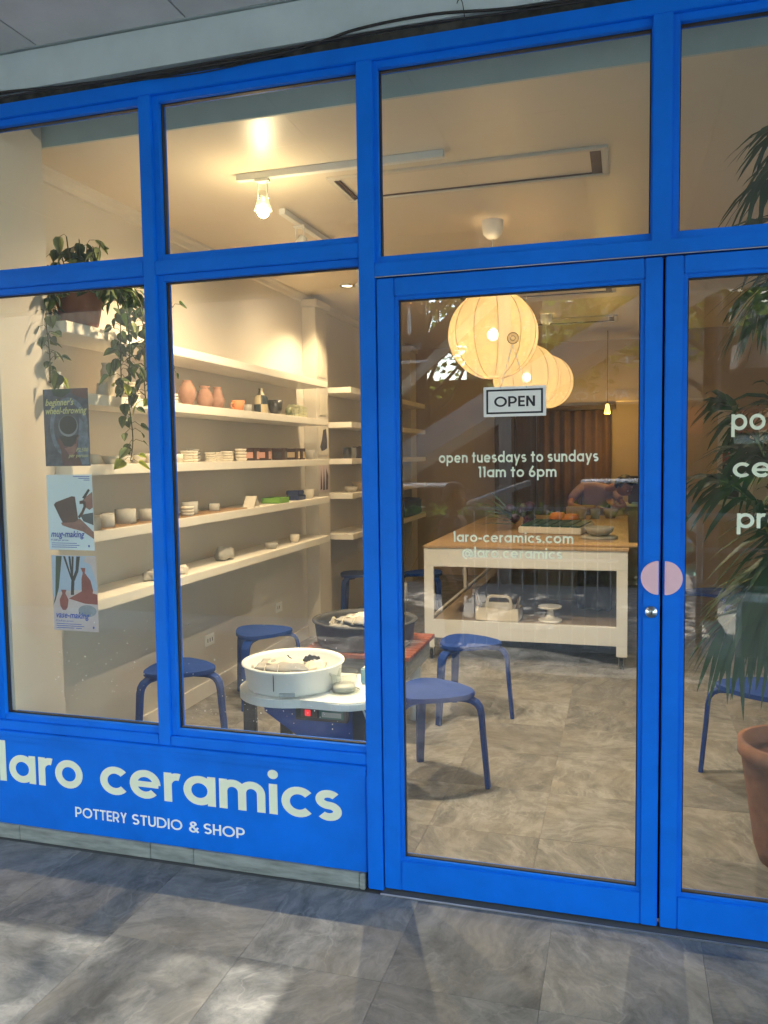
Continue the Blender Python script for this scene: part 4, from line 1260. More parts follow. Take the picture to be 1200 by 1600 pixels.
# folded apron in the pan
def apron(label, loc, rz, s=1.0):
    t = thing('apron', label, 'apron', loc, rz, 'folded grey aprons lying in the wheel pans')
    t.scale = (s, s, s)
    def sheet(name, m, x0, x1, y0, y1, z, amp, th, ph, parent):
        bm = bmesh.new()
        nx, ny = 18, 12
        g = {}
        for lay in (0, 1):
            for i in range(nx + 1):
                for j in range(ny + 1):
                    u, v = i / nx, j / ny
                    x = x0 + (x1 - x0) * u; y = y0 + (y1 - y0) * v + .012 * math.sin(u * 5 + ph)
                    e = min(u, 1 - u, v, 1 - v)
                    zz = z + amp * (math.sin(9 * u + 4 * v + ph) * .5 + math.sin(13 * v - 6 * u + ph * 2) * .4 + .3 * math.sin(25 * u + ph)) + .02 * math.sin(PI * u) * math.sin(PI * v)
                    if lay == 0: zz -= th * min(1, e * 8 + .25)
                    g[lay, i, j] = bm.verts.new((x, y, max(zz, .0)))
        for i in range(nx):
            for j in range(ny):
                bm.faces.new((g[1, i, j], g[1, i + 1, j], g[1, i + 1, j + 1], g[1, i, j + 1]))
                bm.faces.new((g[0, i, j], g[0, i, j + 1], g[0, i + 1, j + 1], g[0, i + 1, j]))
        for i in range(nx):
            bm.faces.new((g[0, i, 0], g[0, i + 1, 0], g[1, i + 1, 0], g[1, i, 0])); bm.faces.new((g[0, i, ny], g[1, i, ny], g[1, i + 1, ny], g[0, i + 1, ny]))
        for j in range(ny):
            bm.faces.new((g[0, 0, j], g[1, 0, j], g[1, 0, j + 1], g[0, 0, j + 1])); bm.faces.new((g[0, nx, j], g[0, nx, j + 1], g[1, nx, j + 1], g[1, nx, j]))
        return obj(name, bm, m, parent, smooth=True)
    sheet('cloth_fold', CLOTH, -.15, .10, -.09, .09, .030, .006, .030, 0, t)
    sheet('cloth_fold', CLOTH, -.13, .09, -.08, .08, .052, .005, .020, 1.1, t)
    p_ = sheet('printed_panel', CLOTHC, -.09, .06, -.045, .055, .060, .005, .004, 1.1, t)
    sheet('motif', CLOTHK, -.035, .02, .005, .02, .0645, .005, .001, 1.1, p_)
    sheet('cloth_fold', CLOTHC, .05, .145, -.06, .05, .045, .011, .030, 2.5, t)
    sheet('strap', CLOTHK, .05, .12, .018, .026, .066, .007, .003, 3.1, t)
    # woven check lines
    for k in range(4):
        sheet('check_line', CLOTHC, -.145 + k * .055, -.142 + k * .055, -.088, -.03, .0415, .006, .002, 0, t)
    return t
apron('folded grey apron with cream printed pocket lying in the white pan', (cx - .01, cy - .02, zt + .04), R(12), 1.12)
# clear tub beside it
CLR = pane_glass('clear plastic', (.90, .92, .90), 1.45, .06)
tb = thing('plastic_tub', 'clear plastic tub of water on the white wheel table', 'tub', (cx + .262, cy - .05, zt + .001))
bm = bmesh.new()
lathe(bm, [(0, 0), (.052, 0), (.058, .075), (.066, .078), (.066, .088), (.063, .088), (.056, .078), (.050, .003), (0, .003)], n=32)
obj('tub_wall', bm, CLR, tb, smooth=True)
bm = bmesh.new(); lathe(bm, [(0, .004), (.049, .004), (.052, .030), (0, .030)], n=32)
obj('water', bm, mat('milky slip water', (.62, .60, .54), .2), tb, smooth=True)
bm = bmesh.new(); lathe(bm, [(0, -.001), (.070, -.001), (.072, .004), (.058, .003), (0, .001)], n=32)
obj('base_ring', bm, CLR, tb, smooth=True)
spg = box('sponge_pack', mat('light blue sponge pack', (.05, .36, .62), .5, nscale=9, col2=(.55, .55, .30)), cx + .30, cx + .42, cy + .07, cy + .15, zt + .001, zt + .075, None, .006)
tag(spg, 'light blue and yellow sponge pack behind the clear tub', 'sponge')

# second wheel: black pan on red-brown slatted table with grey body
W2 = thing('potters_wheel', 'potter\'s wheel with dusty black pan on a red-brown slatted table, behind the white one', 'potter\'s wheel', (0, 0, 0))
x0, x1, y0, y1, zt2 = -1.70, -1.075, 1.38, 1.98, .49
ns = 11
for k in range(ns):
    a = y0 + (y1 - y0) * k / ns
    box('slat', BRSLAT, x0, x1, a + .0015, a + (y1 - y0) / ns - .0015, zt2 - .022, zt2 + rnd.uniform(0, .0015), W2, .0025)
box('apron_board', GREYWOOD, x1 - .045, x1 - .025, y0 + .03, y1 - .03, zt2 - .13, zt2 - .0225, W2, .002)
box('apron_board', GREYWOOD, x0 + .03, x1 - .045, y0 + .03, y0 + .05, zt2 - .13, zt2 - .0225, W2, .002)
box('apron_board', GREYWOOD, x0 + .03, x0 + .05, y0 + .05, y1 - .03, zt2 - .13, zt2 - .0225, W2, .002)
for lx, ly in ((x1 - .10, y0 + .09), (x1 - .10, y1 - .10), (x0 + .10, y0 + .09), (x0 + .10, y1 - .10)):
    bm = bmesh.new(); lathe(bm, [(0, 0), (.036, 0), (.036, zt2 - .135), (0, zt2 - .135)], lx, ly, .001, n=20); obj('leg', bm, WHITE, W2, smooth=False)
cx2, cy2, r2_ = -1.41, 1.67, .285
bm = bmesh.new()
def rr_prof(ro): return [(0, .001), (ro - .03, .001), (ro - .012, .02), (ro, .125), (ro + .014, .132), (ro + .014, .140), (ro - .008, .140), (ro - .018, .12), (ro - .035, .02), (0, .018)]
lathe(bm, rr_prof(r2_), cx2, cy2, zt2 + .002, n=48, sx=1.0, sy=.98)
obj('splash_pan', bm, PANDK, W2, smooth=True)
bm = bmesh.new(); lathe(bm, [(0, .02), (.14, .02), (.14, .05), (0, .05)], cx2, cy2, zt2, n=32)
obj('wheel_head', bm, PANDK, W2)
apron('folded pale apron with small dark motif lying in the black pan', (cx2 + .02, cy2 - .02, zt2 + .075), R(-6), 1.25)

# ------------------------------------------------------------------ work table
WT = thing('work_table', 'large white work table on castors with a tan wooden top and open lower shelf', 'table', (0, 0, 0))
tx0, tx1, ty0, ty1 = -1.445, .025, 3.24, 6.40
zb, ztp = .175, .872
yf = ty0 + .03
box('front_board', TABW, tx0, tx1, ty0, yf, .715, .853, WT, .003)
box('front_board', TABW, tx0, tx1, ty0, yf, zb, .312, WT, .003)
box('corner_post', TABW, tx0, tx0 + .072, ty0 + .0005, yf, .312, .715, WT, .002)
box('corner_post', TABW, tx1 - .075, tx1, ty0 + .0005, yf, .312, .715, WT, .002)
box('corner_foot', TABW, tx1 - .075, tx1, ty0 + .0005, yf + .05, .10, zb, WT, .002)
box('corner_foot', TABW, tx0, tx0 + .075, ty0 + .0005, yf + .05, .10, zb, WT, .002)
for nm_, m_ in (('left', tx0), ('right', tx1 - .03)):
    box('side_board', TABW, m_, m_ + .03, yf + .001, ty1 - .03, .70, .853, WT, .003)
    box('side_board', TABW, m_, m_ + .03, yf + .001, ty1 - .03, zb, .30, WT, .003)
    for yy in (4.8, 6.3):
        box('corner_post', TABW, m_, m_ + .03, yy, yy + .07, .302, .698, WT, .002)
box('back_board', TABW, tx0, tx1, ty1 - .03, ty1, zb, .312, WT, .003)
box('back_board', TABW, tx0, tx1, ty1 - .03, ty1, .715, .853, WT, .003)
box('lower_shelf', TABIN, tx0 + .031, tx1 - .031, yf + .001, ty1 - .031, .262, .28, WT)
box('divider', TABIN, tx0 + .72, tx1 - .032, 4.45, 4.47, .281, .852, WT)
for k in range(4):
    a = tx0 - .008 + k * (tx1 - tx0 + .016) / 4
    box('top_plank', WOODT, a + .001, a + (tx1 - tx0 + .016) / 4 - .001, ty0 - .008, ty1 + .008, .854, ztp, WT, .0025)
for lx, ly in ((tx0 + .04, ty0 + .06), (tx1 - .04, ty0 + .06), (tx0 + .04, ty1 - .06), (tx1 - .04, ty1 - .06)):
    t = bpy.data.objects.new('castor', None); COL.objects.link(t); t.parent = WT; t.location = (lx, ly, 0)
    bm = bmesh.new(); lathe(bm, [(0, -.012), (.034, -.012), (.036, 0), (.034, .012), (0, .012)], n=24)
    for v in bm.verts: v.co = Vector((v.co.z, v.co.x, v.co.y + .036))
    obj('wheel', bm, BLACKP, t, smooth=True)
    bm = bmesh.new(); bx(bm, -.020, -.015, -.02, .02, .03, .09); bx(bm, .015, .020, -.02, .02, .03, .09); bx(bm, -.026, .026, -.028, .028, .09, .098)
    obj('fork', bm, STEEL, t)

# caddy on lower shelf
cd = thing('tool_caddy', 'cream plastic tool caddy with carry handle on the table\'s lower shelf', 'caddy', (-.92, 3.50, .281), R(-3))
bm = bmesh.new()
a, b = .165, .09
bx(bm, -a, a, -b, b, 0, .006)
for q in ((-a, a, -b, -b + .006), (-a, a, b - .006, b), (-a, -a + .006, -b + .006, b - .006), (a - .006, a, -b + .006, b - .006)):
    bx(bm, q[0], q[1], q[2], q[3], .006, .105)
obj('bin', bm, CLAYW, cd, bevel=.003)
bm = bmesh.new()
ribbon(bm, [(-.10, 0, .006), (-.095, 0, .12), (-.085, 0, .165), (-.06, 0, .18), (.06, 0, .18), (.085, 0, .165), (.095, 0, .12), (.10, 0, .006)], (0, 1, 0), .012, .022)
bx(bm, -.09, .09, -.005, .005, .006, .135)
obj('handle', bm, CLAYW, cd, bevel=.002, seg=1)
for k in range(6):
    o = box('tool', [WOODB, BLACKP, STEEL][k % 3], -.006, .006, -.006, .006, 0, .17 + .01 * k, cd)
    o.location = (.11 + .008 * k if k < 3 else -.14 + .012 * (k - 3), .03 - .02 * (k % 3), .01); o.rotation_euler = (R(8), R(14 if k < 3 else -12), 0)
# banding wheel
o = None
bm = bmesh.new()
lathe(bm, [(0, 0), (.088, 0), (.088, .016), (.04, .026), (.026, .05), (.022, .085), (.030, .10), (.085, .104), (.088, .118), (0, .118)], n=36)
o = obj('banding_wheel', bm, WHITE, None, smooth=True); o.location = (-.535, 3.52, .281)
for p_ in o.data.polygons: p_.use_smooth = abs(p_.normal.z) < .9
tag(o, 'white pedestal banding wheel on the table\'s lower shelf', 'banding wheel')
lump(-.23, 4.1, .281, (.16, .20, .25), 'slumped dark brown sack inside the table\'s lower shelf', BRN, name='sack', cat='sack')
lump(-.42, 4.1, 0, (.18, .17, .085), 'black cloth bag slumped on the floor under the table', CLOTHK, name='cloth_bag', cat='bag')

# things on the table top
TT = ztp + .0012
bd = box('work_board', WOODB, -.45, .42, -.10, .10, 0, .014, None, .004); bd.location = (-.30, 3.42, TT); bd.rotation_euler = (0, 0, R(2))
tag(bd, 'long wooden work board overhanging the front right table edge', 'board')
bm = bmesh.new(); lathe(bm, [(0, 0), (.14, 0), (.143, .01), (.14, .02), (0, .02)], n=32)
o = obj('round_bat', bm, CLAYG, None, bevel=0); o.location = (-.19, 3.95, TT); tag(o, 'round grey throwing bat behind the wooden board', 'bat')
pot('clay_bowl', 'pale unfinished clay bowl standing on the round bat', 'bowl', [(.06, 0), (.10, .03), (.115, .07)], -.19, 3.95, TT + .0205, CLAYG)
tr = thing('glaze_tray', 'white tray of small tiles with teal dividers in the middle of the table', 'tray', (-.56, 4.45, TT + .012), R(-12))
tr.rotation_euler = (R(3.0), 0, R(-12))
box('base', WHITE, -.27, .27, -.22, .22, 0, .055, tr, .006)
TEAL = mat('teal tile', (.02, .09, .10), .4, var=.2)
for k in range(6):
    o = box('tile', TEAL, -.037, .037, -.20, .20, 0, .012, tr, .002)
    o.location = (-.215 + k * .086, 0, .0565)
# bouquet: teal leaves, purple blooms, orange gourds
bq = thing('dried_bouquet', 'bouquet of teal spiky leaves with purple blooms lying on the table', 'bouquet', (-.95, 4.75, TT), R(10))
TEALL = mat('teal spiky leaf', (.02, .10, .11), .35, nscale=10, col2=(.12, .26, .28))
for k in range(22):
    bm = bmesh.new()
    a = R(rnd.uniform(120, 235)); L_ = rnd.uniform(.24, .42); z_ = rnd.uniform(.02, .14)
    d = Vector((math.cos(a), math.sin(a), rnd.uniform(.0, .75)))
    s = Vector((-d.y, d.x, .2)).normalized()
    P0 = Vector((0, 0, z_))
    ribbon(bm, [P0, P0 + d * L_ * .3, P0 + d * L_ * .7, P0 + d * L_ + Vector((0, 0, -.02))], s, .034, .0015, [.5, 1, .8, .1])
    obj('leaf', bm, TEALL if k % 3 else LEAFV, bq)
PURP = mat('purple bloom', (.06, .015, .07), .6, var=.4)
ORG = mat('orange gourd', (.65, .22, .05), .5, var=.15)
for k in range(9):
    bm = bmesh.new(); bmesh.ops.create_icosphere(bm, subdivisions=2, radius=rnd.uniform(.035, .06))
    for v in bm.verts: v.co *= 1 + rnd.uniform(-.12, .12)
    o = obj('bloom', bm, PURP, bq, smooth=True); o.location = (rnd.uniform(-.05, .22), rnd.uniform(-.1, .12), rnd.uniform(.05, .20))
for k, (x, y, lb) in enumerate(((-.62, 5.35, 'left orange gourd behind the teal bouquet'), (-.48, 5.15, 'right orange gourd behind the tile tray'))):
    bm = bmesh.new()
    n_ = 24
    prof = [(0, .004), (.04, 0), (.075, .03), (.08, .06), (.06, .10), (.015, .108), (0, .10)]
    lathe(bm, prof, n=n_)
    for v in bm.verts:
        a = math.atan2(v.co.y, v.co.x); v.co.x *= 1 + .06 * math.cos(8 * a); v.co.y *= 1 + .06 * math.cos(8 * a)
    o = obj('gourd', bm, ORG, None, smooth=True); o.location = (x, y, TT)
    tag(o, lb, 'gourd')
pot('cup', 'tan cup, leftmost of three in front of the person in pink', 'cup', [(.04, 0), (.045, .05), (.05, .10)], -.42, 5.9, TT, KRAFT)
pot('cup', 'tan cup, middle of three in front of the person in pink', 'cup', [(.04, 0), (.045, .05), (.05, .10)], -.29, 5.95, TT, CLAYG)
pot('bowl', 'wider tan bowl under the hands of the person in pink', 'bowl', [(.05, 0), (.07, .05), (.075, .09)], -.14, 6.08, TT, KRAFT)
# box left at table with cardboard
o = box('cardboard_box', KRAFT, -.09, .09, -.08, .08, 0, .11, None, .002); o.location = (-.50, 6.15, TT); tag(o, 'small open kraft box at the back of the table', 'box')

# ------------------------------------------------------------------ pot with dry stalks near left
ps = thing('stalk_vase', 'white pot of tall dried stalks on the floor below the far shelves', 'potted stalks', (-2.12, 4.95, 0))
bm = bmesh.new(); lathe(bm, [(0, 0), (.06, 0), (.09, .16), (.085, .30), (.078, .30), (.08, .16), (0, .02)], n=24); obj('pot', bm, WHITE, ps, smooth=True)
for k in range(16):
    bm = bmesh.new()
    a = rnd.uniform(0, 2 * PI); s = rnd.uniform(.05, .28); h = rnd.uniform(.6, .95)
    tube(bm, [(0, 0, .1), (s * .3 * math.cos(a), s * .3 * math.sin(a), h * .5), (s * math.cos(a), s * math.sin(a), h)], [.004, .003, .0015], 5)
    obj('stalk', bm, MATW, ps)

# ------------------------------------------------------------------ back of the shop
dk = thing('folding_door', 'tall dark brown panelled folding door at the back of the shop', 'door', (0, 0, 0))
kx = [-1.56, -1.30, -1.04, -.78, -.52, -.34, -.16]
for i in range(len(kx) - 1):
    o = box('door_panel', DARKBR, kx[i] + .004, kx[i + 1] - .004, 7.46 + (.03 if i % 2 else 0), 7.51 + (.03 if i % 2 else 0), .02, 2.06, dk, .006)
box('header', DARKBR, -1.6, -.12, 7.44, 7.57, 2.061, 2.12, dk, .004)
cur = thing('curtain', 'brown hanging curtain with three dark folds beside the folding door', 'curtain', (0, 0, 0))
bm = bmesh.new()
pts = []
N = 60
top, bot = [], []
for lay in (0, .008):
    for zz in (2.05, .05):
        row = [bm.verts.new((-1.02 + .86 * i / N, 7.38 + .035 * math.sin(i * .75) + lay, zz)) for i in range(N + 1)]
        pts.append(row)
for a, b in ((pts[0], pts[1]), (pts[2], pts[3]), (pts[0], pts[2]), (pts[1], pts[3])):
    for i in range(N):
        bm.faces.new((a[i], a[i + 1], b[i + 1], b[i]))
obj('drape', bm, mat('brown curtain cloth', (.13, .07, .035), .85, var=.2), cur, smooth=True)
# small shelf unit with coffee machine at back right
un = thing('sideboard', 'pale sideboard against the back wall right of the curtain', 'cabinet', (0, 0, 0))
box('carcass', WALLDK, .0, 1.3, 7.15, 7.58, .0, .92, un, .004)
box('counter_top', SHELFM, -.03, 1.33, 7.12, 7.59, .921, .95, un, .003)
for k in range(3):
    d_ = box('door', TABIN, .02 + k * .43, .42 + k * .43, 7.135, 7.149, .06, .88, un, .003)
cm = thing('coffee_machine', 'dark countertop machine on the sideboard behind the person in pink', 'machine', (-.04 + .20, 7.3, .951))
box('body', DARKBR, -.12, .12, -.12, .12, 0, .22, cm, .01)
box('head', BLACKP, -.10, .10, -.14, .10, .221, .32, cm, .01)
box('drip_tray', STEEL, -.08, .08, -.19, -.122, 0, .02, cm, .003)
# right part: photo board door
pd = thing('photo_board', 'cream door-like board with a column of five dark photos at the back', 'board', (0, 0, 0))
box('board', WALLM, .98, 1.52, 6.98, 7.0, 0.96, 2.02, pd, .004)
box('board_frame', SHELFM, 1.30, 1.34, 6.965, 6.979, .96, 2.02, pd, .002)
for k in range(5):
    box('photo', [PPB, PSK, PPB, PRD, PGR][k], 1.03, 1.20, 6.975, 6.9795, 1.02 + k * .13, 1.14 + k * .13, pd)
wall('partition', WALLDK, .60, 3.2, 7.02, 7.14, 0, 2.9)
wall('partition_beam', WALLDK, -.10, 3.2, 6.86, 7.0, 2.12, 2.26)

# small yellow pendant at back
yp = thing('small_pendant', 'small glowing yellow pendant lamp far back beside the curtain', 'pendant lamp', (-.19, 6.8, 1.98))
bm = bmesh.new(); lathe(bm, [(.012, .11), (.018, .10), (.035, .0), (.031, .0), (.014, .1), (.0, .105)], n=20); obj('shade', bm, PEND, yp, smooth=True)
bm = bmesh.new(); tube(bm, [(0, 0, .10), (0, 0, .92)], .003, 6); obj('cord', bm, CABLE, yp)
light('lamp', 'POINT', 5, (0, 0, -.05), yp, (1, .6, .15), .03)

# ------------------------------------------------------------------ ceiling lights
def track(label, x0, x1, y0, y1, z=2.868):
    t = thing('track_light', label, 'track light', (0, 0, 0))
    bm = bmesh.new()
    d = Vector((x1 - x0, y1 - y0, 0)); L = d.length; d.normalize(); s = Vector((-d.y, d.x, 0))
    P = [Vector((x0, y0, 0)), Vector((x1, y1, 0))]
    vs = []
    for zz in (z, 2.8995):
        for p_, q_ in ((P[0], -1), (P[1], -1), (P[1], 1), (P[0], 1)):
            vs.append(bm.verts.new((p_.x + s.x * q_ * .018, p_.y + s.y * q_ * .018, zz)))
    for f in ((0, 1, 2, 3), (4, 5, 6, 7), (0, 1, 5, 4), (1, 2, 6, 5), (2, 3, 7, 6), (3, 0, 4, 7)):
        bm.faces.new([vs[i] for i in f])
    obj('rail', bm, WHITE, t, bevel=.002)
    return t
def head(t, x, y, aim, lit=None, size=.045, energy=60, spot=R(75)):
    h = bpy.data.objects.new('spot_head', None); COL.objects.link(h); h.parent = t
    h.location = (x, y, 2.866)
    box('adapter', WHITE, -.035, .035, -.018, .018, -.012, 0, h, .002)
    bm = bmesh.new(); tube(bm, [(-.024, 0, -.012), (-.026, 0, -.09)], .004, 6); tube(bm, [(.024, 0, -.012), (.026, 0, -.09)], .004, 6)
    obj('bracket', bm, WHITE, h)
    bm = bmesh.new(); lathe(bm, [(0, .055), (.022, .05), (.030, .01), (.045, -.04), (.042, -.04), (.026, .01), (.012, .03), (0, .03)], n=24)
    a = Vector(aim).normalized()
    o = obj('shade', bm, CLR if lit else WHITE, h, smooth=True)
    o.location = (0, 0, -.105); o.rotation_euler = (-a).to_track_quat('Z', 'Y').to_euler()
    return h
T1 = track('white ceiling track nearest the window carrying the glowing bulb', -1.79, -.78, .97, .97)
h = head(T1, -1.66, .97, (0, .0, -1), True)
bm = bmesh.new(); bmesh.ops.create_uvsphere(bm, u_segments=20, v_segments=12, radius=.028)
b_ = obj('bulb', bm, BULB, h, smooth=True); b_.location = (0, 0, -.150)
light('lamp', 'POINT', 2, (-1.66, .97, 2.866 - .205), T1, (1, .74, .48), .03)
light('lamp', 'SPOT', 50, (-1.66, .97, 2.866 - .206), T1, (1, .71, .44), .03, R(170), (-2.0, 1.3, 0), .9)
h = head(T1, -1.125, .97, (.12, .18, -1), None)
light('lamp', 'SPOT', 96, (-1.125 + .011, .97 + .017, 2.866 - .19), T1, (1, .80, .58), .012, R(104), (-.80, 1.5, 0), .9)
T2 = track('white ceiling track running deeper into the shop beside the left wall', -1.80, -1.77, 1.52, 3.4)
for yy, am in ((1.75, (-.45, .0, -.75)), (2.9, (-.5, .1, -.7))):
    h = head(T2, -1.79, yy, am, None)
    light('lamp', 'SPOT', 14, (-1.79 + am[0] * .09, yy, 2.866 - .105 + am[2] * .09), T2, (1, .71, .44), .025, R(130), (-1.79 + am[0] * 3, yy + am[1] * 3, 2.76 + am[2] * 3), 1.0)
for x_, y_, tgt, lb in ((.225, 2.2, (-.1, 2.1, 0), 'added ceiling downlight hidden behind the mullion, brightening the floor right of the stools'),):  # added lamp, kept out of sight by the mullion, to light the right part
    t = thing('downlight', lb, 'ceiling light', (x_, y_, 2.9))
    bm = bmesh.new(); lathe(bm, [(.045, -.0005), (.045, -.008), (.034, -.010), (.030, -.004), (.030, -.0005)], n=24); obj('rim', bm, WHITE, t, smooth=True)
    bm = bmesh.new(); lathe(bm, [(0, -.003), (.029, -.003), (.029, -.001), (0, -.001)], n=20); obj('lens', bm, DOWN, t)
    light('lamp', 'SPOT', 60, (0, 0, -.02), t, (1, .80, .58), .015, R(110), (tgt[0] - x_, tgt[1] - y_, -2.9), .9)
dl = thing('downlight', 'small recessed downlight glowing in the ceiling above the left shelves', 'ceiling light', (-2.12, 3.54, 2.9))
bm = bmesh.new(); lathe(bm, [(.060, -.0005), (.060, -.008), (.046, -.010), (.042, -.004), (.042, -.0005)], n=32); obj('rim', bm, STEEL, dl, smooth=True)
bm = bmesh.new(); lathe(bm, [(0, -.003), (.041, -.003), (.041, -.001), (0, -.001)], n=32); obj('lens', bm, DOWN, dl)
light('lamp', 'SPOT', 40, (0, 0, -.02), dl, (1, .72, .42), .04, R(120), (0, 0, -3))

# paper lanterns
GL = 'round paper lantern pendants in a row'
def lantern(y, z, label, canopy=2.9, r=.262):
    t = thing('paper_lantern', label, 'paper lantern', (-.745, y, z), rnd.uniform(0, 1), GL)
    bm = bmesh.new()
    prof = []
    for i in range(0, 33):
        a = -PI / 2 + PI * (i + .0) / 32
        rr, zz = r * math.cos(a), r * .985 * math.sin(a)
        if rr < .045: continue
        prof.append((rr, zz))
    n = 96
    lathe(bm, prof, n=n)
    for v in bm.verts:
        a = math.atan2(v.co.y, v.co.x)
        k = 1 - .014 * (1 - abs(math.cos(6 * a)) ** .6)
        v.co.x *= k; v.co.y *= k
        v.co += v.co.normalized() * rnd.uniform(-.0006, .0006)
    obj('shade', bm, PAPER, t, smooth=True)
    for k in range(12):
        a = PI * k / 6
        bm = bmesh.new()
        tube(bm, [((r + .001) * math.cos(b) * math.cos(a), (r + .001) * math.cos(b) * math.sin(a), (r + .001) * .985 * math.sin(b)) for b in [-1.35 + 2.7 * i / 20 for i in range(21)]], .0020, 5)
        obj('rib', bm, WOODB, t)
    bm = bmesh.new(); bmesh.ops.create_uvsphere(bm, u_segments=16, v_segments=10, radius=.034)
    b_ = obj('bulb', bm, BULB2, t, smooth=True); b_.location = (0, 0, .0)
    bm = bmesh.new(); lathe(bm, [(0, .035), (.018, .035), (.020, .10), (.006, .105), (0, .105)], n=16); obj('socket', bm, WHITE, t, smooth=True)
    bm = bmesh.new(); tube(bm, [(0, 0, .10), (0, 0, canopy - z - .07)], .0028, 6); obj('cord', bm, CABLEW, t)
    bm = bmesh.new(); lathe(bm, [(.062, -.0005), (.062, -.03), (.054, -.075), (.03, -.10), (.006, -.105), (0, -.105)], 0, 0, canopy - z, n=28); obj('canopy', bm, WHITE, t, smooth=True)
    light('lamp', 'POINT', 135, (0, 0, 0), t, (1, .64, .32), .034)
    return t
lantern(2.14, 2.247, 'nearest and largest-looking round paper lantern, glowing behind the OPEN sign')
lantern(3.83, 2.145, 'middle round paper lantern, partly hidden by the nearest one')
lantern(5.50, 2.246, 'farthest round paper lantern, peeking out on the right of the row')

# ------------------------------------------------------------------ people
def skin_body(name, joints, edges, m, parent, root=0, sub=2):
    me = bpy.data.meshes.new(name + '_sk')
    me.from_pydata([j[0] for j in joints], edges, [])
    o = bpy.data.objects.new(name + '_sk', me); COL.objects.link(o)
    md = o.modifiers.new('skin', 'SKIN')
    for i, j in enumerate(joints):
        rr = j[1]
        me.skin_vertices[0].data[i].radius = (rr, rr) if not isinstance(rr, tuple) else rr
        me.skin_vertices[0].data[i].use_root = (i == root)
    md.use_smooth_shade = True
    s = o.modifiers.new('sub', 'SUBSURF'); s.levels = sub; s.render_levels = sub
    bpy.context.view_layer.update()
    me2 = bpy.data.meshes.new_from_object(o.evaluated_get(bpy.context.evaluated_depsgraph_get()))
    bpy.data.objects.remove(o)
    r = link(name, me2, m, parent, True)
    return r
def head_mesh(parent, loc, rot, hair_m=HAIR, long=False):
    """face with nose, eye sockets, mouth, ears; local +Y is the facing direction"""
    bm = bmesh.new()
    bmesh.ops.create_uvsphere(bm, u_segments=32, v_segments=24, radius=1)
    for v in bm.verts:
        x, y, z = v.co
        f = max(y, 0)
        px, py, pz = x * .074 * (1 - .18 * max(-z, 0)), y * .092, z * .112
        if z < -.2: py += .010 * f; px *= 1 - .12 * f
        d = math.exp(-((x / .16) ** 2 + ((z + .12) / .22) ** 2)) * (1 if y > 0 else 0); py += .024 * d        # nose
        for s in (-1, 1):
            e = math.exp(-(((x - s * .38) / .18) ** 2 + ((z - .05) / .12) ** 2)) * (1 if y > 0 else 0); py -= .009 * e
        d = math.exp(-((x / .3) ** 2 + ((z + .48) / .07) ** 2)) * (1 if y > 0 else 0); py += .005 * d          # lips
        v.co = (px, py, pz)
    for s in (-1, 1):
        q = bmesh.ops.create_icosphere(bm, subdivisions=2, radius=.02)['verts']
        for v in q: v.co = Vector((v.co.x * .35 + s * .074, v.co.y * .9 - .005, v.co.z * 1.5 - .005))
    h = obj('head', bm, SKIN, parent, smooth=True)
    h.location = loc; h.rotation_euler = rot
    for s in (-1, 1):
        bm = bmesh.new(); bmesh.ops.create_icosphere(bm, subdivisions=2, radius=.011)
        e = obj('eye', bm, WHITE, h, smooth=True); e.location = (s * .028, .076, .006)
    bm = bmesh.new()
    bmesh.ops.create_uvsphere(bm, u_segments=32, v_segments=24, radius=1)
    kill = []
    for v in bm.verts:
        x, y, z = v.co
        k = 1.0 + .03 * math.sin(14 * x + 9 * z) + .02 * math.sin(23 * y)
        v.co = (x * .083 * k, y * .101 * k - .006, z * .120 * k + .006)
        if y > .25 and z < .52 or z < -.45 or (y > -.05 and z < .0): kill.append(v)
    bmesh.ops.delete(bm, geom=kill, context='VERTS')
    bmesh.ops.solidify(bm, geom=list(bm.faces), thickness=-.008)
    obj('hair', bm, hair_m, h, smooth=True)
    if long:
        bm = bmesh.new(); bmesh.ops.create_uvsphere(bm, u_segments=16, v_segments=12, radius=.045)
        o = obj('hair_bun', bm, hair_m, h, smooth=True); o.location = (0, -.10, .04)
    return h
def hand(parent, loc, rot, s=1.0):
    bm = bmesh.new()
    fin = [(-.03, .060, .9), (-.011, .070, 1.0), (.009, .066, .95), (.028, .052, .8)]
    J, E_ = [((0, 0, 0), .020), ((0, .045, 0), (.026, .014)), ((0, .075, 0), (.032, .013))], [(0, 1), (1, 2)]
    for fx, L, k in fin:
        i0 = len(J)
        J += [((fx * .9, .085, 0), .009), ((fx, .085 + L * .5, -.008), .0085), ((fx * 1.02, .085 + L * .85, -.026), .007)]
        E_ += [(2, i0), (i0, i0 + 1), (i0 + 1, i0 + 2)]
    i0 = len(J)
    J += [((-.036, .03, -.006), .010), ((-.055, .058, -.016), .0095), ((-.060, .085, -.024), .008)]
    E_ += [(1, i0), (i0, i0 + 1), (i0 + 1, i0 + 2)]
    h = skin_body('hand', J, E_, SKIN, parent, 0, 1)
    h.location = loc; h.rotation_euler = rot; h.scale = (s, s, s)
    return h
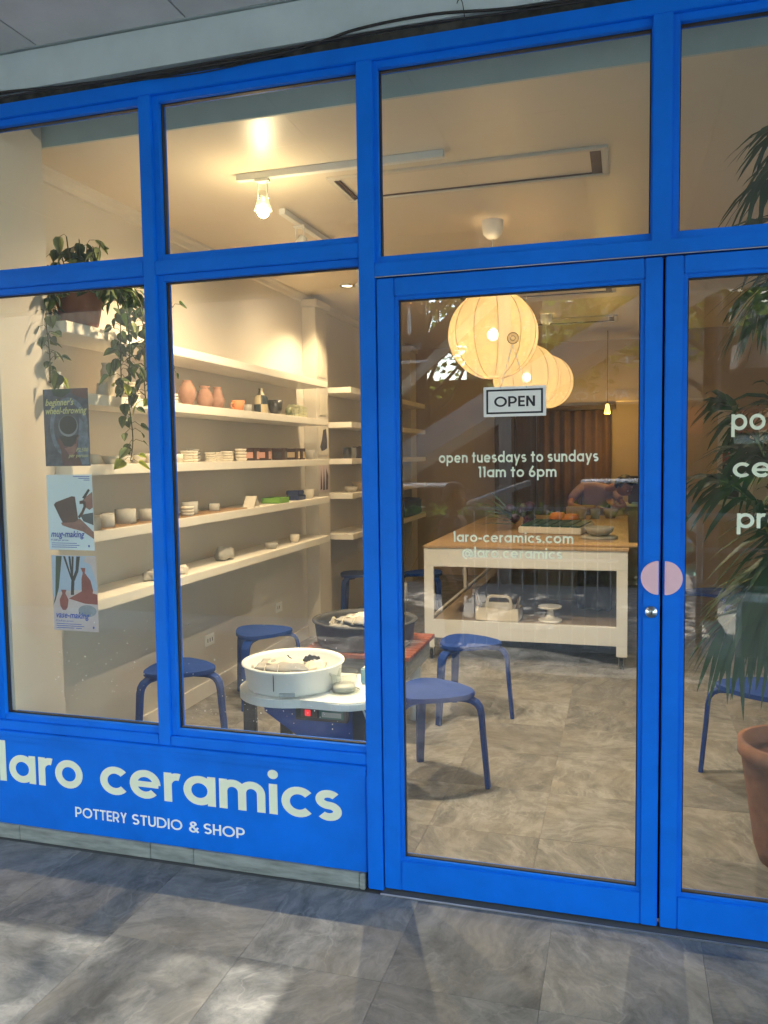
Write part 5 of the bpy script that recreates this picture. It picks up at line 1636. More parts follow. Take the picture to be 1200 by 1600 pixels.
# seated person bending over the table, facing right (+x) and down
P1 = thing('person', 'person in a dusty pink t-shirt with black hair bending over clay cups at the table', 'person', (-.36, 6.92, 0))
V3 = lambda x, y, z: (x, y, z)
J = [(V3(0, .12, .52), (.15, .13)), (V3(0.0, .10, .72), (.14, .115)), (V3(.02, .03, .93), (.145, .12)), (V3(.08, -.04, 1.09), (.15, .11)), (V3(.17, -.08, 1.165), (.07, .065)),
     (V3(-.10, -.04, 1.155), (.075, .07)), (V3(-.20, -.14, 1.06), .052), (V3(-.225, -.18, 1.02), .048),
     (V3(.24, .03, 1.10), (.068, .062)), (V3(.32, -.06, 1.00), .050)]
E1 = [(0, 1), (1, 2), (2, 3), (3, 4), (3, 5), (5, 6), (6, 7), (3, 8), (8, 9)]
skin_body('shirt', J, E1, SHIRT, P1, 0)
J = [(V3(.15, -.08, 1.13), .045), (V3(.245, -.13, 1.165), .044), (V3(.285, -.15, 1.175), .05)]
skin_body('neck', J, [(0, 1), (1, 2)], SKIN, P1, 0)
J = [(V3(-.20, -.14, 1.05), .040), (V3(-.24, -.22, .965), .038), (V3(-.10, -.42, .945), .034), (V3(.06, -.56, .965), .024)]
skin_body('forearm', J, [(0, 1), (1, 2), (2, 3)], SKIN, P1, 1)
J = [(V3(.32, -.05, 1.0), .038), (V3(.36, -.25, .945), .036), (V3(.30, -.45, .95), .030), (V3(.24, -.56, .975), .023)]
skin_body('forearm', J, [(0, 1), (1, 2), (2, 3)], SKIN, P1, 1)
hand(P1, (.07, -.565, .968), (R(-15), 0, R(-70)))
hand(P1, (.24, -.565, .978), (R(-20), R(180), R(20)))
head_mesh(P1, (.355, -.21, 1.175), (R(-42), R(6), R(-125)), HAIR)
J = [(V3(0, .10, .50), (.15, .12)), (V3(-.09, -.02, .50), .085), (V3(-.12, -.38, .50), .06), (V3(-.12, -.40, .1), .045), (V3(-.12, -.46, .04), .035),
     (V3(.09, -.02, .50), .085), (V3(.12, -.38, .50), .06), (V3(.12, -.40, .1), .045), (V3(.12, -.46, .04), .035)]
skin_body('trousers', J, [(0, 1), (1, 2), (2, 3), (3, 4), (0, 5), (5, 6), (6, 7), (7, 8)], JEANS, P1, 0)
dup(st, (-.36, 7.0, 0), R(30), 'blue stool under the person in pink behind the table')

def stander(label, loc, rz, top, legm, bag=False, s=1.0):
    P = thing('person', label, 'person', loc, rz)
    P.scale = (s, s, s)
    J = [(V3(0, 0, .92), (.15, .11)), (V3(0, 0, 1.08), (.13, .095)), (V3(0, .01, 1.25), (.16, .11)), (V3(0, 0, 1.36), (.13, .09)), (V3(0, 0, 1.42), .06),
         (V3(-.17, 0, 1.37), .062), (V3(-.22, -.01, 1.22), .052), (V3(-.235, -.01, 1.10), .046), (V3(.17, 0, 1.37), .062), (V3(.22, -.01, 1.22), .052), (V3(.235, -.01, 1.10), .046)]
    skin_body('shirt', J, [(0, 1), (1, 2), (2, 3), (3, 4), (3, 5), (5, 6), (6, 7), (3, 8), (8, 9), (9, 10)], top, P, 0)
    for q in (-1, 1):
        skin_body('forearm', [(V3(q * .235, -.01, 1.14), .038), (V3(q * .245, .03, .98), .034), (V3(q * .235, .10, .82), .025)], [(0, 1), (1, 2)], SKIN, P, 0)
        hand(P, (q * .235, .105, .81), (R(-100), 0, 0))
    J = [(V3(0, 0, .92), (.15, .11)), (V3(-.09, 0, .82), .088), (V3(-.10, .02, .48), .062), (V3(-.10, -.01, .10), .045), (V3(-.10, .08, .04), .038),
         (V3(.09, 0, .82), .088), (V3(.10, -.02, .48), .062), (V3(.10, -.05, .10), .045), (V3(.10, .04, .04), .038)]
    skin_body('trousers', J, [(0, 1), (1, 2), (2, 3), (3, 4), (0, 5), (5, 6), (6, 7), (7, 8)], legm, P, 0)
    skin_body('neck', [(V3(0, 0, 1.40), .05), (V3(0, .01, 1.48), .048)], [(0, 1)], SKIN, P, 0)
    head_mesh(P, (0, .02, 1.57), (R(-4), 0, 0), HAIR, True)
    return P
stander('person in a grey striped top standing on the pavement behind, seen reflected in the door', (-1.38, -3.95, -.38), R(-85), STRIPE, JEANS)

# ------------------------------------------------------------------ trailing pothos on the top shelf
def leafmesh(w_=.05, l_=.065, fold=.25):
    bm = bmesh.new()
    prof = [(0, 0), (.32, .12), (.50, .32), (.46, .55), (.30, .78), (0, 1.0)]
    mid = [bm.verts.new((0, b * l_, -.12 * l_ * b * b)) for a, b in prof]
    Ls = [bm.verts.new((-a * w_, (b - .08 * (a > 0)) * l_, fold * a * w_ - .12 * l_ * b * b)) for a, b in prof[1:-1]]
    Rs = [bm.verts.new((a * w_, (b - .08 * (a > 0)) * l_, fold * a * w_ - .12 * l_ * b * b)) for a, b in prof[1:-1]]
    for side in (Ls, Rs):
        s_ = [mid[0]] + side + [mid[-1]]
        for i in range(len(s_) - 1):
            if i == 0: bm.faces.new((mid[0], s_[1], mid[1]))
            elif i == len(s_) - 2: bm.faces.new((mid[i], s_[i], mid[-1]))
            else: bm.faces.new((mid[i], s_[i], s_[i + 1], mid[i + 1]))
    me = bpy.data.meshes.new('leaf'); bm.to_mesh(me); bm.free()
    for p_ in me.polygons: p_.use_smooth = True
    return me
LM = []
for m_ in (LEAF, LEAF, LEAFV, LEAFY):
    me = leafmesh(); me.materials.append(m_); LM.append(me)
PX, PY, PZ = -2.43, .60, SZ[1]
pth = thing('trailing_plant', 'trailing pothos in a terracotta pot at the near end of the top shelf', 'potted plant', (0, 0, 0))
bm = bmesh.new()
lathe(bm, [(0, 0), (.075, 0), (.085, .02), (.108, .15), (.118, .152), (.120, .19), (.108, .19), (.100, .15), (0, .14)], PX, PY, PZ + .001, n=36)
obj('pot', bm, mat('orange plant pot', (.36, .12, .05), .6, var=.15), pth, smooth=True)
bm = bmesh.new(); lathe(bm, [(0, .16), (.104, .165), (0, .17)], PX, PY, PZ, n=24); obj('soil', bm, BARK, pth)
def vine(pts, nleaf, spread, size, lime=.0, rs=1):
    r_ = random.Random(rs)
    P = [Vector(p) for p in pts]
    out = []
    for i in range(len(P) - 1):
        p0, p1, p2, p3 = P[max(i - 1, 0)], P[i], P[i + 1], P[min(i + 2, len(P) - 1)]
        for k in range(6):
            s = k / 6
            out.append(.5 * ((2 * p1) + (-p0 + p2) * s + (2 * p0 - 5 * p1 + 4 * p2 - p3) * s * s + (-p0 + 3 * p1 - 3 * p2 + p3) * s ** 3))
    out.append(P[-1])
    bm = bmesh.new(); tube(bm, out, .0028, 5); st_ = obj('stem', bm, STEM, pth, smooth=True)
    nleaf = int(nleaf * 1.8)
    for k in range(nleaf):
        q = out[min(len(out) - 1, int((k + r_.random()) / nleaf * len(out)))]
        a = r_.uniform(0, 2 * PI)
        off = Vector((math.cos(a) * spread, math.sin(a) * spread * .8, r_.uniform(-.02, .03)))
        tip = q + off * r_.uniform(.5, 1.1)
        bm = bmesh.new(); tube(bm, [q, q + off * .3 + Vector((0, 0, .012)), tip], .0013, 4); 
        obj('leaf_stalk', bm, STEM, st_)
        last = k > nleaf * .93
        me = LM[3] if (last and lime) else LM[r_.choice([0, 0, 1, 0, 2])]
        o = link('leaf', me, None, st_)
        sc = size * r_.uniform(.65, 1.2)
        o.scale = (sc, sc, sc)
        o.location = tip
        o.rotation_euler = (r_.uniform(-1.4, -.3), r_.uniform(-.7, .7), a - PI / 2 + r_.uniform(-.6, .6))
    return st_
# big right-hand curtain of vines, hanging over the shelf's front corner
vine([(PX + .09, PY, PZ + .17), (PX + .16, PY + .02, PZ + .20), (-2.20, .62, PZ + .10), (-2.19, .63, PZ - .10), (-2.20, .62, PZ - .30), (-2.19, .63, PZ - .50), (-2.20, .62, PZ - .615)], 26, .055, .95, 1, 3)
vine([(PX + .09, PY + .05, PZ + .17), (-2.22, .70, PZ + .19), (-2.16, .72, PZ + .05), (-2.15, .70, PZ - .08), (-2.17, .71, PZ - .22), (-2.16, .70, PZ - .34)], 30, .065, 1.05, 1, 4)
vine([(PX + .05, PY + .09, PZ + .17), (-2.27, .74, PZ + .18), (-2.20, .77, PZ + .02), (-2.20, .76, PZ - .12), (-2.19, .76, PZ - .24)], 26, .06, 1.0, 1, 5)
vine([(PX + .08, PY - .02, PZ + .17), (-2.24, .58, PZ + .17), (-2.215, .60, PZ + .03), (-2.22, .60, PZ - .15), (-2.22, .60, PZ - .28)], 24, .055, 1.0, 1, 6)
vine([(-2.16, .72, PZ + .10), (-2.08, .74, PZ + .12), (-2.03, .75, PZ + .10)], 4, .03, .8, 1, 16)
vine([(-2.16, .72, PZ - .20), (-2.08, .74, PZ - .24), (-2.03, .75, PZ - .18)], 4, .03, .7, 1, 17)
# left strand
vine([(PX - .02, PY - .10, PZ + .17), (-2.42, .40, PZ + .17), (-2.40, .33, PZ + .02), (-2.39, .33, PZ - .15), (-2.40, .34, PZ - .27)], 24, .05, .95, 1, 7)
vine([(PX - .05, PY - .09, PZ + .17), (-2.47, .43, PZ + .16), (-2.48, .40, PZ + .06), (-2.46, .39, PZ - .02)], 16, .055, .95, 0, 8)
vine([(PX - .0, PY - .10, PZ + .17), (-2.44, .42, PZ + .14), (-2.43, .37, PZ - .03), (-2.44, .36, PZ - .22)], 16, .045, .9, 0, 9)
# top tuft
for k in range(14):
    a = k * 2.39996; rr = .02 + .07 * (k % 5) / 4
    vine([(PX + .3 * rr * math.cos(a), PY + .3 * rr * math.sin(a), PZ + .17), (PX + .9 * rr * math.cos(a), PY + .9 * rr * math.sin(a), PZ + .235), (PX + 1.5 * rr * math.cos(a), PY + 1.5 * rr * math.sin(a), PZ + .30 + .05 * (k % 3))], 4, .035, 1.4, 0, 20 + k)

# ------------------------------------------------------------------ palm in terracotta pot, right edge inside
pm = thing('potted_palm', 'tall areca palm in a big terracotta pot inside the right door', 'potted palm', (.63, .60, 0))
bm = bmesh.new()
lathe(bm, [(0, 0), (.13, 0), (.15, .06), (.185, .30), (.20, .40), (.212, .41), (.212, .46), (.19, .46), (.18, .40), (0, .36)], n=40)
obj('pot', bm, TERRA, pm, smooth=True)
bm = bmesh.new(); lathe(bm, [(0, .38), (.185, .385), (0, .39)], n=24); obj('soil', bm, BARK, pm)
def frond(path, n=26, ll=.29, rs=0, start=.42):
    r_ = random.Random(rs)
    P = [Vector(p) - Vector((.60, .60, 0)) for p in path]
    pts = []
    for i in range(len(P) - 1):
        p0, p1, p2, p3 = P[max(i - 1, 0)], P[i], P[i + 1], P[min(i + 2, len(P) - 1)]
        for k in range(7):
            t = k / 7
            pts.append(.5 * ((2 * p1) + (-p0 + p2) * t + (2 * p0 - 5 * p1 + 4 * p2 - p3) * t * t + (-p0 + 3 * p1 - 3 * p2 + p3) * t ** 3))
    pts.append(P[-1])
    N = len(pts)
    bm = bmesh.new(); tube(bm, pts, [.008 * (1 - i / N) + .0012 for i in range(N)], 6)
    fr = obj('frond_stem', bm, PALMS, pm, smooth=True)
    bm = bmesh.new()
    for k in range(n):
        f = start + (1 - start) * k / (n - 1)
        idx = f * (N - 1.001)
        i = int(idx); q = pts[i].lerp(pts[i + 1], idx - i)
        t_ = (pts[i + 1] - pts[i]).normalized()
        s0 = t_.cross(Vector((0, 1, .2)) if abs(t_.y) < .7 else Vector((1, 0, 0))).normalized()
        s1 = t_.cross(s0).normalized()
        for sg in (-1, 1):
            g = (k / (n - 1))
            l = ll * (.55 + .45 * math.sin(PI * min(1, g * .9 + .1))) * r_.uniform(.85, 1.15)
            sd = (s1 * sg * .9 + s0 * r_.uniform(-.5, .5))
            di = (sd * r_.uniform(.6, 1.0) + t_ * r_.uniform(.5, 1.0)).normalized()
            wdt = .023 * r_.uniform(.8, 1.2)
            side = di.cross(Vector((r_.uniform(-.4, .4), r_.uniform(-1, -.3), 1))).normalized()
            rows = []
            for u, ww in ((0, .35), (.25, 1), (.6, .8), (.88, .4), (1, .04)):
                c = q + di * l * u + Vector((0, 0, -1)) * l * .6 * u * u
                rows.append((bm.verts.new(c - side * wdt * ww / 2), bm.verts.new(c + Vector((0, 0, -.002)) * ww), bm.verts.new(c + side * wdt * ww / 2)))
            for a, b in zip(rows, rows[1:]):
                bm.faces.new((a[0], a[1], b[1], b[0])); bm.faces.new((a[1], a[2], b[2], b[1]))
    obj('leaflets', bm, PALML, fr, smooth=True)
B0 = (.60, .60, .38)
FR = [[B0, (.68, .60, 1.4), (.70, .56, 2.2), (.60, .50, 2.62), (.46, .48, 2.66)],
      [B0, (.66, .62, 1.3), (.68, .60, 1.9), (.58, .54, 2.32), (.42, .52, 2.36)],
      [B0, (.64, .60, 1.2), (.66, .56, 1.75), (.56, .50, 2.14), (.42, .48, 2.12)],
      [B0, (.62, .60, .9), (.58, .55, 1.25), (.50, .50, 1.52), (.38, .46, 1.56)],
      [B0, (.66, .56, .9), (.64, .45, 1.20), (.55, .38, 1.32), (.44, .34, 1.18)],
      [B0, (.68, .58, .8), (.66, .48, 1.05), (.56, .40, 1.15), (.44, .38, 1.02)],
      [B0, (.64, .50, .80), (.54, .44, 1.25), (.40, .40, 1.60), (.30, .38, 1.72)],
      [B0, (.62, .45, .80), (.52, .38, 1.10), (.38, .34, 1.38), (.26, .32, 1.46)],
      [B0, (.68, .48, .85), (.62, .38, 1.16), (.50, .33, 1.22), (.36, .30, 1.05)],
      [B0, (.70, .50, 1.6), (.66, .46, 2.2), (.54, .42, 2.50), (.40, .40, 2.46)],
      [B0, (.70, .50, 1.5), (.64, .44, 1.95), (.52, .38, 2.16), (.40, .35, 2.06)],
      [B0, (.66, .44, .9), (.56, .34, 1.12), (.44, .30, 1.10), (.30, .28, .95)],
      [B0, (.62, .62, 1.0), (.60, .62, 1.45), (.52, .66, 1.72), (.42, .70, 1.68)],
      [B0, (.72, .62, 1.3), (.86, .60, 2.0), (1.05, .56, 2.4), (1.3, .5, 2.3)],
      [B0, (.76, .60, 1.1), (.98, .55, 1.6), (1.25, .5, 1.8), (1.5, .45, 1.5)],
      [B0, (.66, .72, 1.3), (.74, .90, 2.0), (.80, 1.15, 2.3), (.85, 1.45, 2.2)],
      [B0, (.75, .66, .9), (.95, .75, 1.25), (1.2, .85, 1.35), (1.4, .9, 1.1)],
      [B0, (.58, .80, 1.0), (.62, 1.02, 1.5), (.66, 1.25, 1.62), (.68, 1.5, 1.4)],
      [B0, (.80, .50, 1.0), (1.0, .40, 1.5), (1.2, .32, 1.6), (1.35, .28, 1.4)]]
for i, p_ in enumerate(FR):
    frond(p_, rs=i)

# ================================================================== OUTSIDE, behind the camera (reflected in the glass)
struct(box('kerb', PAVE, -40, 40, -3.85, -3.651, -.32, -.01, None, .01))
struct(box('pavement', PAVE, -40, 40, -8.6, -3.851, -.5, -.30))
struct(box('kerb', PAVE, -40, 40, -8.75, -8.601, -.5, -.295, None, .01))
struct(box('road', ASPH, -60, 60, -22, -8.751, -.6, -.42))
struct(box('far_ground', PAVE, -300, 300, -400, -22.001, -.7, -.30))
struct(box('side_ground', PAVE, -300, -60.001, -22, 60, -.7, -.30)); struct(box('side_ground', PAVE, 60.001, 300, -22, 60, -.7, -.30))
LW = mat('road line paint', (.7, .7, .66), .7, var=.2)
for k in range(14):
    o = struct(box('road_marking', LW, -21 + k * 3.2, -19 + k * 3.2, -15.6, -15.45, -.42, -.415))

o = struct(box('bicycle_lane', mat('green lane paint', (.05, .33, .24), .7, var=.2), -40, 40, -12.2, -10.9, -.42, -.4155))
for y_ in (-12.26, -10.88):
    struct(box('road_marking', LW, -40, 40, y_ - .05, y_ + .05, -.42, -.4135))
# hedge: a box of leaf faces
def hedge(label, x0, x1, y0, y1, z0, z1, n, m=HEDGEM):
    t = thing('hedge', label, 'hedge', (0, 0, 0))
    box('core', mat('hedge core', (.02, .035, .012), .9), x0 + .08, x1 - .08, y0 + .08, y1 - .08, z0, z1 - .1, t)
    bm = bmesh.new()
    for i in range(n):
        c = Vector((rnd.uniform(x0, x1), rnd.uniform(y0, y1), rnd.uniform(z0, z1) + .08 * math.sin(i)))
        a = Vector((rnd.gauss(0, 1), rnd.gauss(0, 1), rnd.gauss(0, 1))).normalized() * .07
        b = a.cross(Vector((rnd.gauss(0, 1), rnd.gauss(0, 1), rnd.gauss(0, 1)))).normalized() * .04
        bm.faces.new([bm.verts.new(c - a), bm.verts.new(c + b), bm.verts.new(c + a), bm.verts.new(c - b)])
    stuff(obj('foliage', bm, m, t))
hedge('clipped green hedge along the near side of the road, reflected in the door', -7, .2, -9.6, -8.9, -.42, .75, 9000)
hedge('taller green hedge right of the utility pole by the road', 1.2, 8, -9.9, -9.0, -.42, 1.15, 8000)

def tree(label, x, y, h, cr, n, seed, z0=-.35, name='street_tree', flat=.75):
    r_ = random.Random(seed)
    t = thing(name, label, 'tree', (x, y, z0), 0, 'street trees along the road')
    bm = bmesh.new()
    tube(bm, [(0, 0, 0), (.05, .03, h * .3), (-.04, .05, h * .6), (0, 0, h * .8)], [.16, .13, .10, .05], 10)
    tips = []
    for k in range(9):
        a = k * 2.4 + r_.random(); z = h * (.45 + .04 * k)
        e = Vector((math.cos(a) * cr * .7, math.sin(a) * cr * .7, h * .85 + r_.uniform(-.5, .5)))
        tube(bm, [(0, 0, z), (e.x * .4, e.y * .4, z + .5), e], [.06, .035, .012], 6)
        tips.append(e)
    obj('trunk', bm, BARK, t, smooth=True)
    cl = [(tp + Vector((r_.gauss(0, .4), r_.gauss(0, .4), r_.gauss(0, .3))) * cr * .5, r_.uniform(.35, .6) * cr * .7) for tp in tips for _ in range(3)]
    bm = bmesh.new()
    for i in range(n):
        c, rr = r_.choice(cl)
        d = Vector((r_.gauss(0, 1), r_.gauss(0, 1), r_.gauss(0, flat))).normalized() * rr * r_.random() ** .4
        p_ = c + d
        a = Vector((r_.gauss(0, 1), r_.gauss(0, 1), r_.gauss(0, .6))).normalized() * .10
        b = a.cross(Vector((r_.gauss(0, 1), r_.gauss(0, 1), r_.gauss(0, 1)))).normalized() * .045
        bm.faces.new([bm.verts.new(p_ - a), bm.verts.new(p_ + b), bm.verts.new(p_ + a), bm.verts.new(p_ - b)])
    stuff(obj('crown', bm, TREEL, t))
tree('broad street tree right of the stairs across the pavement, reflected in the door', 1.5, -11.2, 5.4, 2.5, 7000, 1)
tree('street tree behind the pale building sign, reflected in the right door', 5.4, -10.5, 5.2, 2.0, 3500, 2)
tree('loose tree behind the footbridge stairs, reflected at the door\'s top left', -3.9, -13.5, 5.6, 2.1, 2600, 3)
tree('distant tree across the road on the left', -12, -24, 8, 3.5, 5000, 4)
tree('distant tree across the road on the right', 9, -24, 8, 3.5, 5000, 5)

struct(box('sky_block_wall', BLDT, -14, -2.85, -6.1, -5.8, -.35, 5.6))  # added wall, keeps bright sky and street out of the left panes' reflections
# added tree, crown out of view, there to thin the sun on the walkway
t = thing('sun_filter_tree', 'added tall tree over the road, crown out of view, filtering the sunlight on the walkway', 'tree', (3.6, -11.2, -.4))
bm = bmesh.new()
tube(bm, [(0, 0, 0), (-.1, 0, 4), (-.3, .1, 8), (-.9, 0, 10.5)], [.30, .25, .20, .10], 12)
for k in range(10):
    a = k * .7
    tube(bm, [(-.3, 0, 7 + .35 * k), (-1.8 - .3 * k, .8 * math.sin(a * 3), 8.7 + .3 * k), (-3.2 - .45 * k, 1.4 * math.sin(a * 3), 9.6 + .28 * k)], [.06, .03, .01], 6)
obj('trunk', bm, BARK, t, smooth=True)
bm = bmesh.new()
for i in range(76000):
    c = Vector((rnd.uniform(-9.5, 1), rnd.uniform(-1.8, 1.8), rnd.uniform(8.4, 13.2)))
    a = Vector((rnd.gauss(0, 1), rnd.gauss(0, 1), rnd.gauss(0, 1))).normalized() * .042
    b = a.cross(Vector((rnd.gauss(0, 1), rnd.gauss(0, 1), rnd.gauss(0, 1)))).normalized() * .018
    bm.faces.new([bm.verts.new(c - a), bm.verts.new(c + b), bm.verts.new(c + a), bm.verts.new(c - b)])
stuff(obj('crown', bm, TREEL, t))

# utility pole (its shadow falls across the walkway)
up_ = thing('utility_pole', 'slim grey utility pole at the kerb casting a band of shadow on the walkway', 'pole', (-1.62, -8.8, -.3))
bm = bmesh.new(); tube(bm, [(0, 0, 0), (0, 0, 14.5)], [.09, .08], 14); obj('shaft', bm, GREYP, up_, smooth=True)
bm = bmesh.new(); bx(bm, -1.1, 1.1, -.05, .05, 13.6, 13.75); obj('crossarm', bm, BARK, up_)
for k in range(4):
    wire([(-40, -8.8, 13.0 + .3 * k), (-20, -8.8, 12.2 + .3 * k), (-1.6, -8.8, 13.3 + .25 * k), (20, -8.8, 12.2 + .3 * k), (40, -8.8, 13.0 + .3 * k)], .015, 'power_line', up_).matrix_parent_inverse = Matrix.Translation((1.62, 8.8, .3))

# footbridge stairs
fb = thing('footbridge_stairs', 'brown steel footbridge staircase with railings rising to the right behind the camera', 'staircase', (0, 0, 0))
def flight(x0, z0, x1, z1, ya, yb, rail=True, sm=STRST):
    L = math.hypot(x1 - x0, z1 - z0); an = math.atan2(z1 - z0, x1 - x0)
    for yy in (ya, yb - .05):
        bm = bmesh.new()
        prism(bm, [(x0, z0 - .14), (x1, z1 - .14), (x1, z1 + .16), (x0, z0 + .16)], yy, yy + .05, 'y')
        obj('stringer', bm, sm, fb)
    bm = bmesh.new()
    prism(bm, [(x0, z0 - .13), (x1, z1 - .13), (x1, z1 - .10), (x0, z0 - .10)], ya + .052, yb - .052, 'y')
    obj('soffit', bm, STRCO, fb)
    n = int((x1 - x0) / .28)
    for k in range(n):
        xx = x0 + (k + .5) * (x1 - x0) / n; zz = z0 + (k + .5) * (z1 - z0) / n
        box('tread', STRCO, xx - .14, xx + .14, ya + .052, yb - .052, zz + .0, zz + .03, fb)
    for yy in ((ya + .02, yb - .02) if rail else ()):
        bm = bmesh.new()
        for hh in (.45, .75, 1.05):
            tube(bm, [(x0, yy, z0 + hh), (x1, yy, z1 + hh)], .025, 8)
        for k in range(n // 2 + 1):
            xx = x0 + k * (x1 - x0) / (n // 2); zz = z0 + k * (z1 - z0) / (n // 2)
            tube(bm, [(xx, yy, zz + .1), (xx, yy, zz + 1.05)], .02, 6)
        obj('railing', bm, STRST, fb)
flight(-5.4, -.2, 1.2, 3.62, -7.4, -6.2, False, STRCO)
flight(-5.2, 1.2, -1.2, 4.7, -10.4, -9.6)
box('landing', STRCO, -1.2, 4.5, -10.4, -9.4, 4.6, 4.75, fb)
for xx, yy, hh in ((-3.0, -6.8, 1.0), (.9, -6.8, 3.2), (-1.3, -9.9, 4.5), (4.2, -9.9, 4.6)):
    bm = bmesh.new(); tube(bm, [(xx, yy, -.35), (xx, yy, hh)], .09, 12); obj('support_post', bm, STRST, fb)
# hanging sign on the stairs
vs = thing('hanging_sign', 'brown hanging signboard lettered Vanity, seen mirrored in the door glass', 'sign', (-2.52, -7.0, 2.70))
box('board', STRST, -.20, .20, -.02, .02, 0, .75, vs, .004)
bm = bmesh.new(); bx(bm, -.22, .22, -.03, .03, -.03, 0); obj('bottom_rail', bm, BLDW, vs)
f_ = fonttext('lettering', 'Vanity', (.165, .022, .12), .13, BLDW, vs, .2, 0)
f_.rotation_euler = (PI / 2, 0, PI)
bm = bmesh.new()
prism(bm, [(-.03, .35), (.0, .30), (.03, .35), (.02, .55), (.0, .68), (-.02, .55)], .0205, .0225, 'y'); obj('emblem', bm, BLDW, vs)

# walkway railing
wr = thing('walkway_railing', 'grey steel tube railing along the walkway edge, reflected in the right door', 'railing', (0, 0, 0))
for zz in (1.08, .84, .57):
    bm = bmesh.new(); tube(bm, [(.50, -3.5, zz), (5, -3.5, zz)], .026 if zz > 1 else .020, 10); obj('rail', bm, GREYP, wr, smooth=True)
for xx in (.52, 1.5, 2.5, 3.5, 4.5):
    bm = bmesh.new(); tube(bm, [(xx, -3.5, 0), (xx, -3.5, 1.08)], .024, 10); obj('post', bm, GREYP, wr, smooth=True)
rr_ = thing('ramp_railing', 'grey ramp railing with thin white balusters, reflected in the left door', 'railing', (0, 0, 0))
bm = bmesh.new(); tube(bm, [(-1.45, -5.0, 1.07), (-.85, -5.0, 1.28)], .03, 10); tube(bm, [(-1.45, -5.0, 1.03), (-.05, -5.0, 1.03)], .018, 8); tube(bm, [(-1.6, -5.0, .55), (-.05, -5.0, .55)], .015, 8)
obj('rail', bm, GREYP, rr_, smooth=True)
for k in range(13):
    bm = bmesh.new(); tube(bm, [(-1.5 + k * .115, -5.0, -.3), (-1.5 + k * .115, -5.0, 1.03)], .007, 6); obj('baluster', bm, WHITE, rr_)

# cars on the road
def car(label, x, y, m, rz=0, name='parked_car'):
    t = thing(name, label, 'car', (x, y, -.42), rz)
    bm = bmesh.new()
    sec = [(-2.15, .35, .62), (-2.1, .30, .80), (-1.2, .28, .92), (1.35, .28, .90), (2.05, .30, .74), (2.15, .36, .55)]
    prism(bm, [(-2.15, .34), (-2.17, .62), (-2.05, .82), (-1.3, .93), (1.2, .93), (2.0, .80), (2.16, .58), (2.14, .34)], -.86, .86, 'y')
    b = obj('body', bm, m, t, bevel=.05, seg=3)
    bm = bmesh.new()
    lo = [(-1.75, -.78), (1.05, -.78), (1.05, .78), (-1.75, .78)]; hi = [(-1.25, -.62), (.35, -.62), (.35, .62), (-1.25, .62)]
    a = [bm.verts.new((x_, y_, .92)) for x_, y_ in lo]; c = [bm.verts.new((x_, y_, 1.42)) for x_, y_ in hi]
    bm.faces.new(a[::-1]); bm.faces.new(c)
    for i in range(4): bm.faces.new((a[i], a[(i + 1) % 4], c[(i + 1) % 4], c[i]))
    obj('windows', bm, DKGL, t, bevel=.03)
    box('roof', m, -1.28, .38, -.63, .63, 1.421, 1.46, t, .015)
    for wx in (-1.35, 1.35):
        for sy in (-1, 1):
            bm = bmesh.new(); lathe(bm, [(0, -.1), (.20, -.1), (.32, -.09), (.33, 0), (.32, .09), (.20, .1), (0, .1)], n=28)
            for v in bm.verts: v.co = Vector((v.co.x, v.co.z, v.co.y))
            w_ = obj('wheel', bm, TYRE, t, smooth=True); w_.location = (wx, sy * .80, .33)
            bm = bmesh.new(); lathe(bm, [(0, -.012), (.19, -.012), (.2, 0), (.19, .012), (0, .012)], n=20)
            for v in bm.verts: v.co = Vector((v.co.x, v.co.z, v.co.y))
            o = obj('rim', bm, STEEL, w_, smooth=True); o.location = (0, sy * .105, 0)
    for sy in (-1, 1):
        box('headlight', BLDW, 2.05, 2.15, sy * .62 - .14, sy * .62 + .14, .60, .72, t, .02)
        box('tail_light', REDP, -2.16, -2.06, sy * .62 - .14, sy * .62 + .14, .62, .76, t, .02)
    return t
car('white saloon car parked beyond the hedge, reflected left of the hours lettering', -3.3, -11.2, CARW, R(4))
car('white hatchback car further along the road, reflected above the table', -.4, -13.0, CARW, R(180))
car('dark grey car on the far lane behind the white cars', 3.6, -14.4, CARG, R(0))

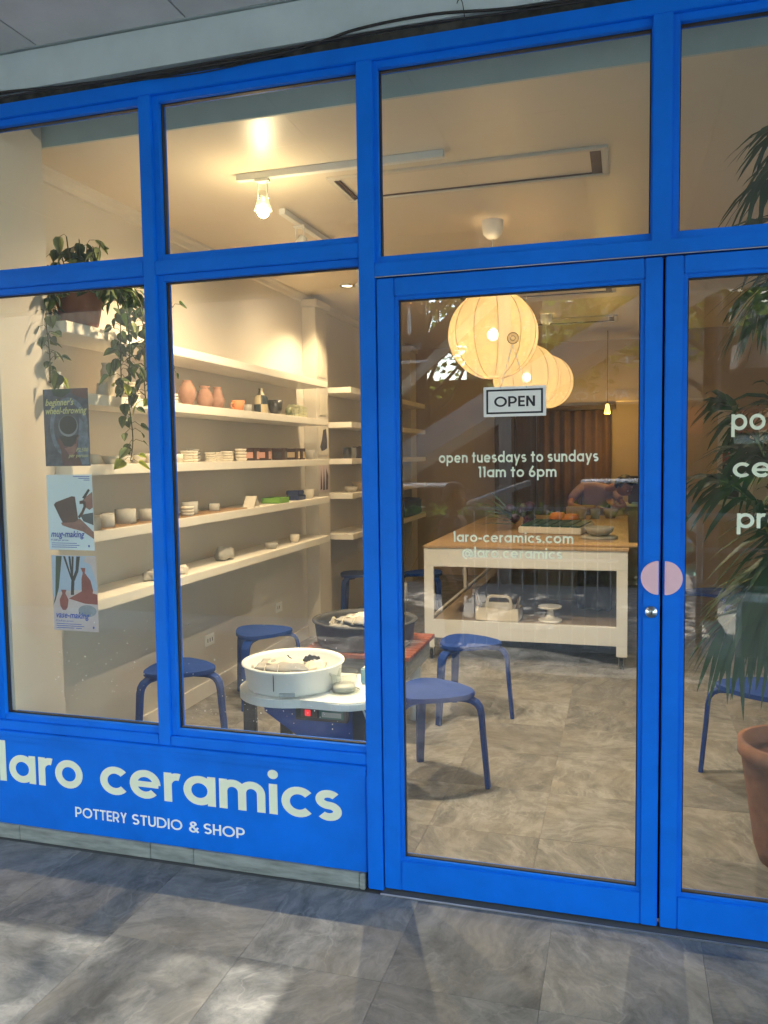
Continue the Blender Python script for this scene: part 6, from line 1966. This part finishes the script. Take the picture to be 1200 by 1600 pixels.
# buildings across the road
def building(label, x0, x1, y0, y1, h, m, cols, rows, name='shop_building', sign=None):
    t = thing(name, label, 'building', (0, 0, 0))
    box('wall', m, x0, x1, y0, y1, -.35, h, t)
    box('roof_edge', BLDW, x0 - .2, x1 + .2, y0 - .2, y1 + .3, h + .001, h + .35, t)
    cw = (x1 - x0) / cols
    for i in range(cols):
        for j in range(rows):
            xx = x0 + cw * (i + .5); zz = 1.1 + j * 3.1
            f = box('window', BLDW, xx - cw * .32, xx + cw * .32, y1 + .002, y1 + .06, zz - .08, zz + 1.68, t)
            box('pane', DKGL, xx - cw * .28, xx + cw * .28, y1 + .061, y1 + .075, zz, zz + 1.6, f)
    return t
building('tan three storey shop building across the road behind the trees', -5.2, 3.0, -36, -25, 9.5, BLDT, 5, 3)
building('white rendered building across the road on the right', 4.3, 34, -36, -24, 9.5, BLDW, 14, 3)
building('tall pale building across the road on the left', -34, -10.8, -36, -26, 9.5, BLDW, 9, 3)
kk = thing('market_stall', 'low dark brown shop front under the fascia sign across the road', 'shop', (0, 0, 0))
box('wall', DARKBR, -9, 6.5, -19, -16.3, -.4, 3.3, kk)
for k in range(7):
    box('shutter', STRST, -8.6 + k * 2.1, -6.8 + k * 2.1, -16.298, -16.25, .0, 2.2, kk)
fs = thing('shop_fascia_sign', 'long tan shop fascia with white opening hours lettering, reflected mirrored in the door', 'sign', (0, 0, 0))
box('board', BLDT, -2.6, 1.6, -16.2, -16.05, 2.6, 3.5, fs, .01)
for xx in (-2.5, 1.5):
    bm = bmesh.new(); tube(bm, [(xx, -16.12, -.4), (xx, -16.12, 2.6)], .06, 8); obj('post', bm, STRST, fs)
lettering('lettering', '8:00 AM TO 7:00', -1.9, .9, 2.72, .19, BLDW, fs, -16.05, w=.14, upper=True, facing=1, thick=.01)
rs_ = thing('orange_sign', 'orange shop sign board across the pavement, reflected in the right door', 'sign', (0, 0, 0))
box('board', BLDR, .9, 4.4, -12.2, -12.1, 1.85, 2.30, rs_, .01)
box('lamp_strip', BLDW, 1.4, 4.4, -12.09, -12.05, 1.66, 1.80, rs_, .01)
for xx in (1.0, 4.3):
    bm = bmesh.new(); tube(bm, [(xx, -12.15, -.4), (xx, -12.15, 1.85)], .05, 8); obj('post', bm, STRST, rs_)
pk = thing('pavement_planter', 'low white planter box on the pavement by the railing', 'planter', (0, 0, 0))
box('trough', BLDW, .9, 1.6, -4.6, -4.2, -.3, .35, pk, .01)
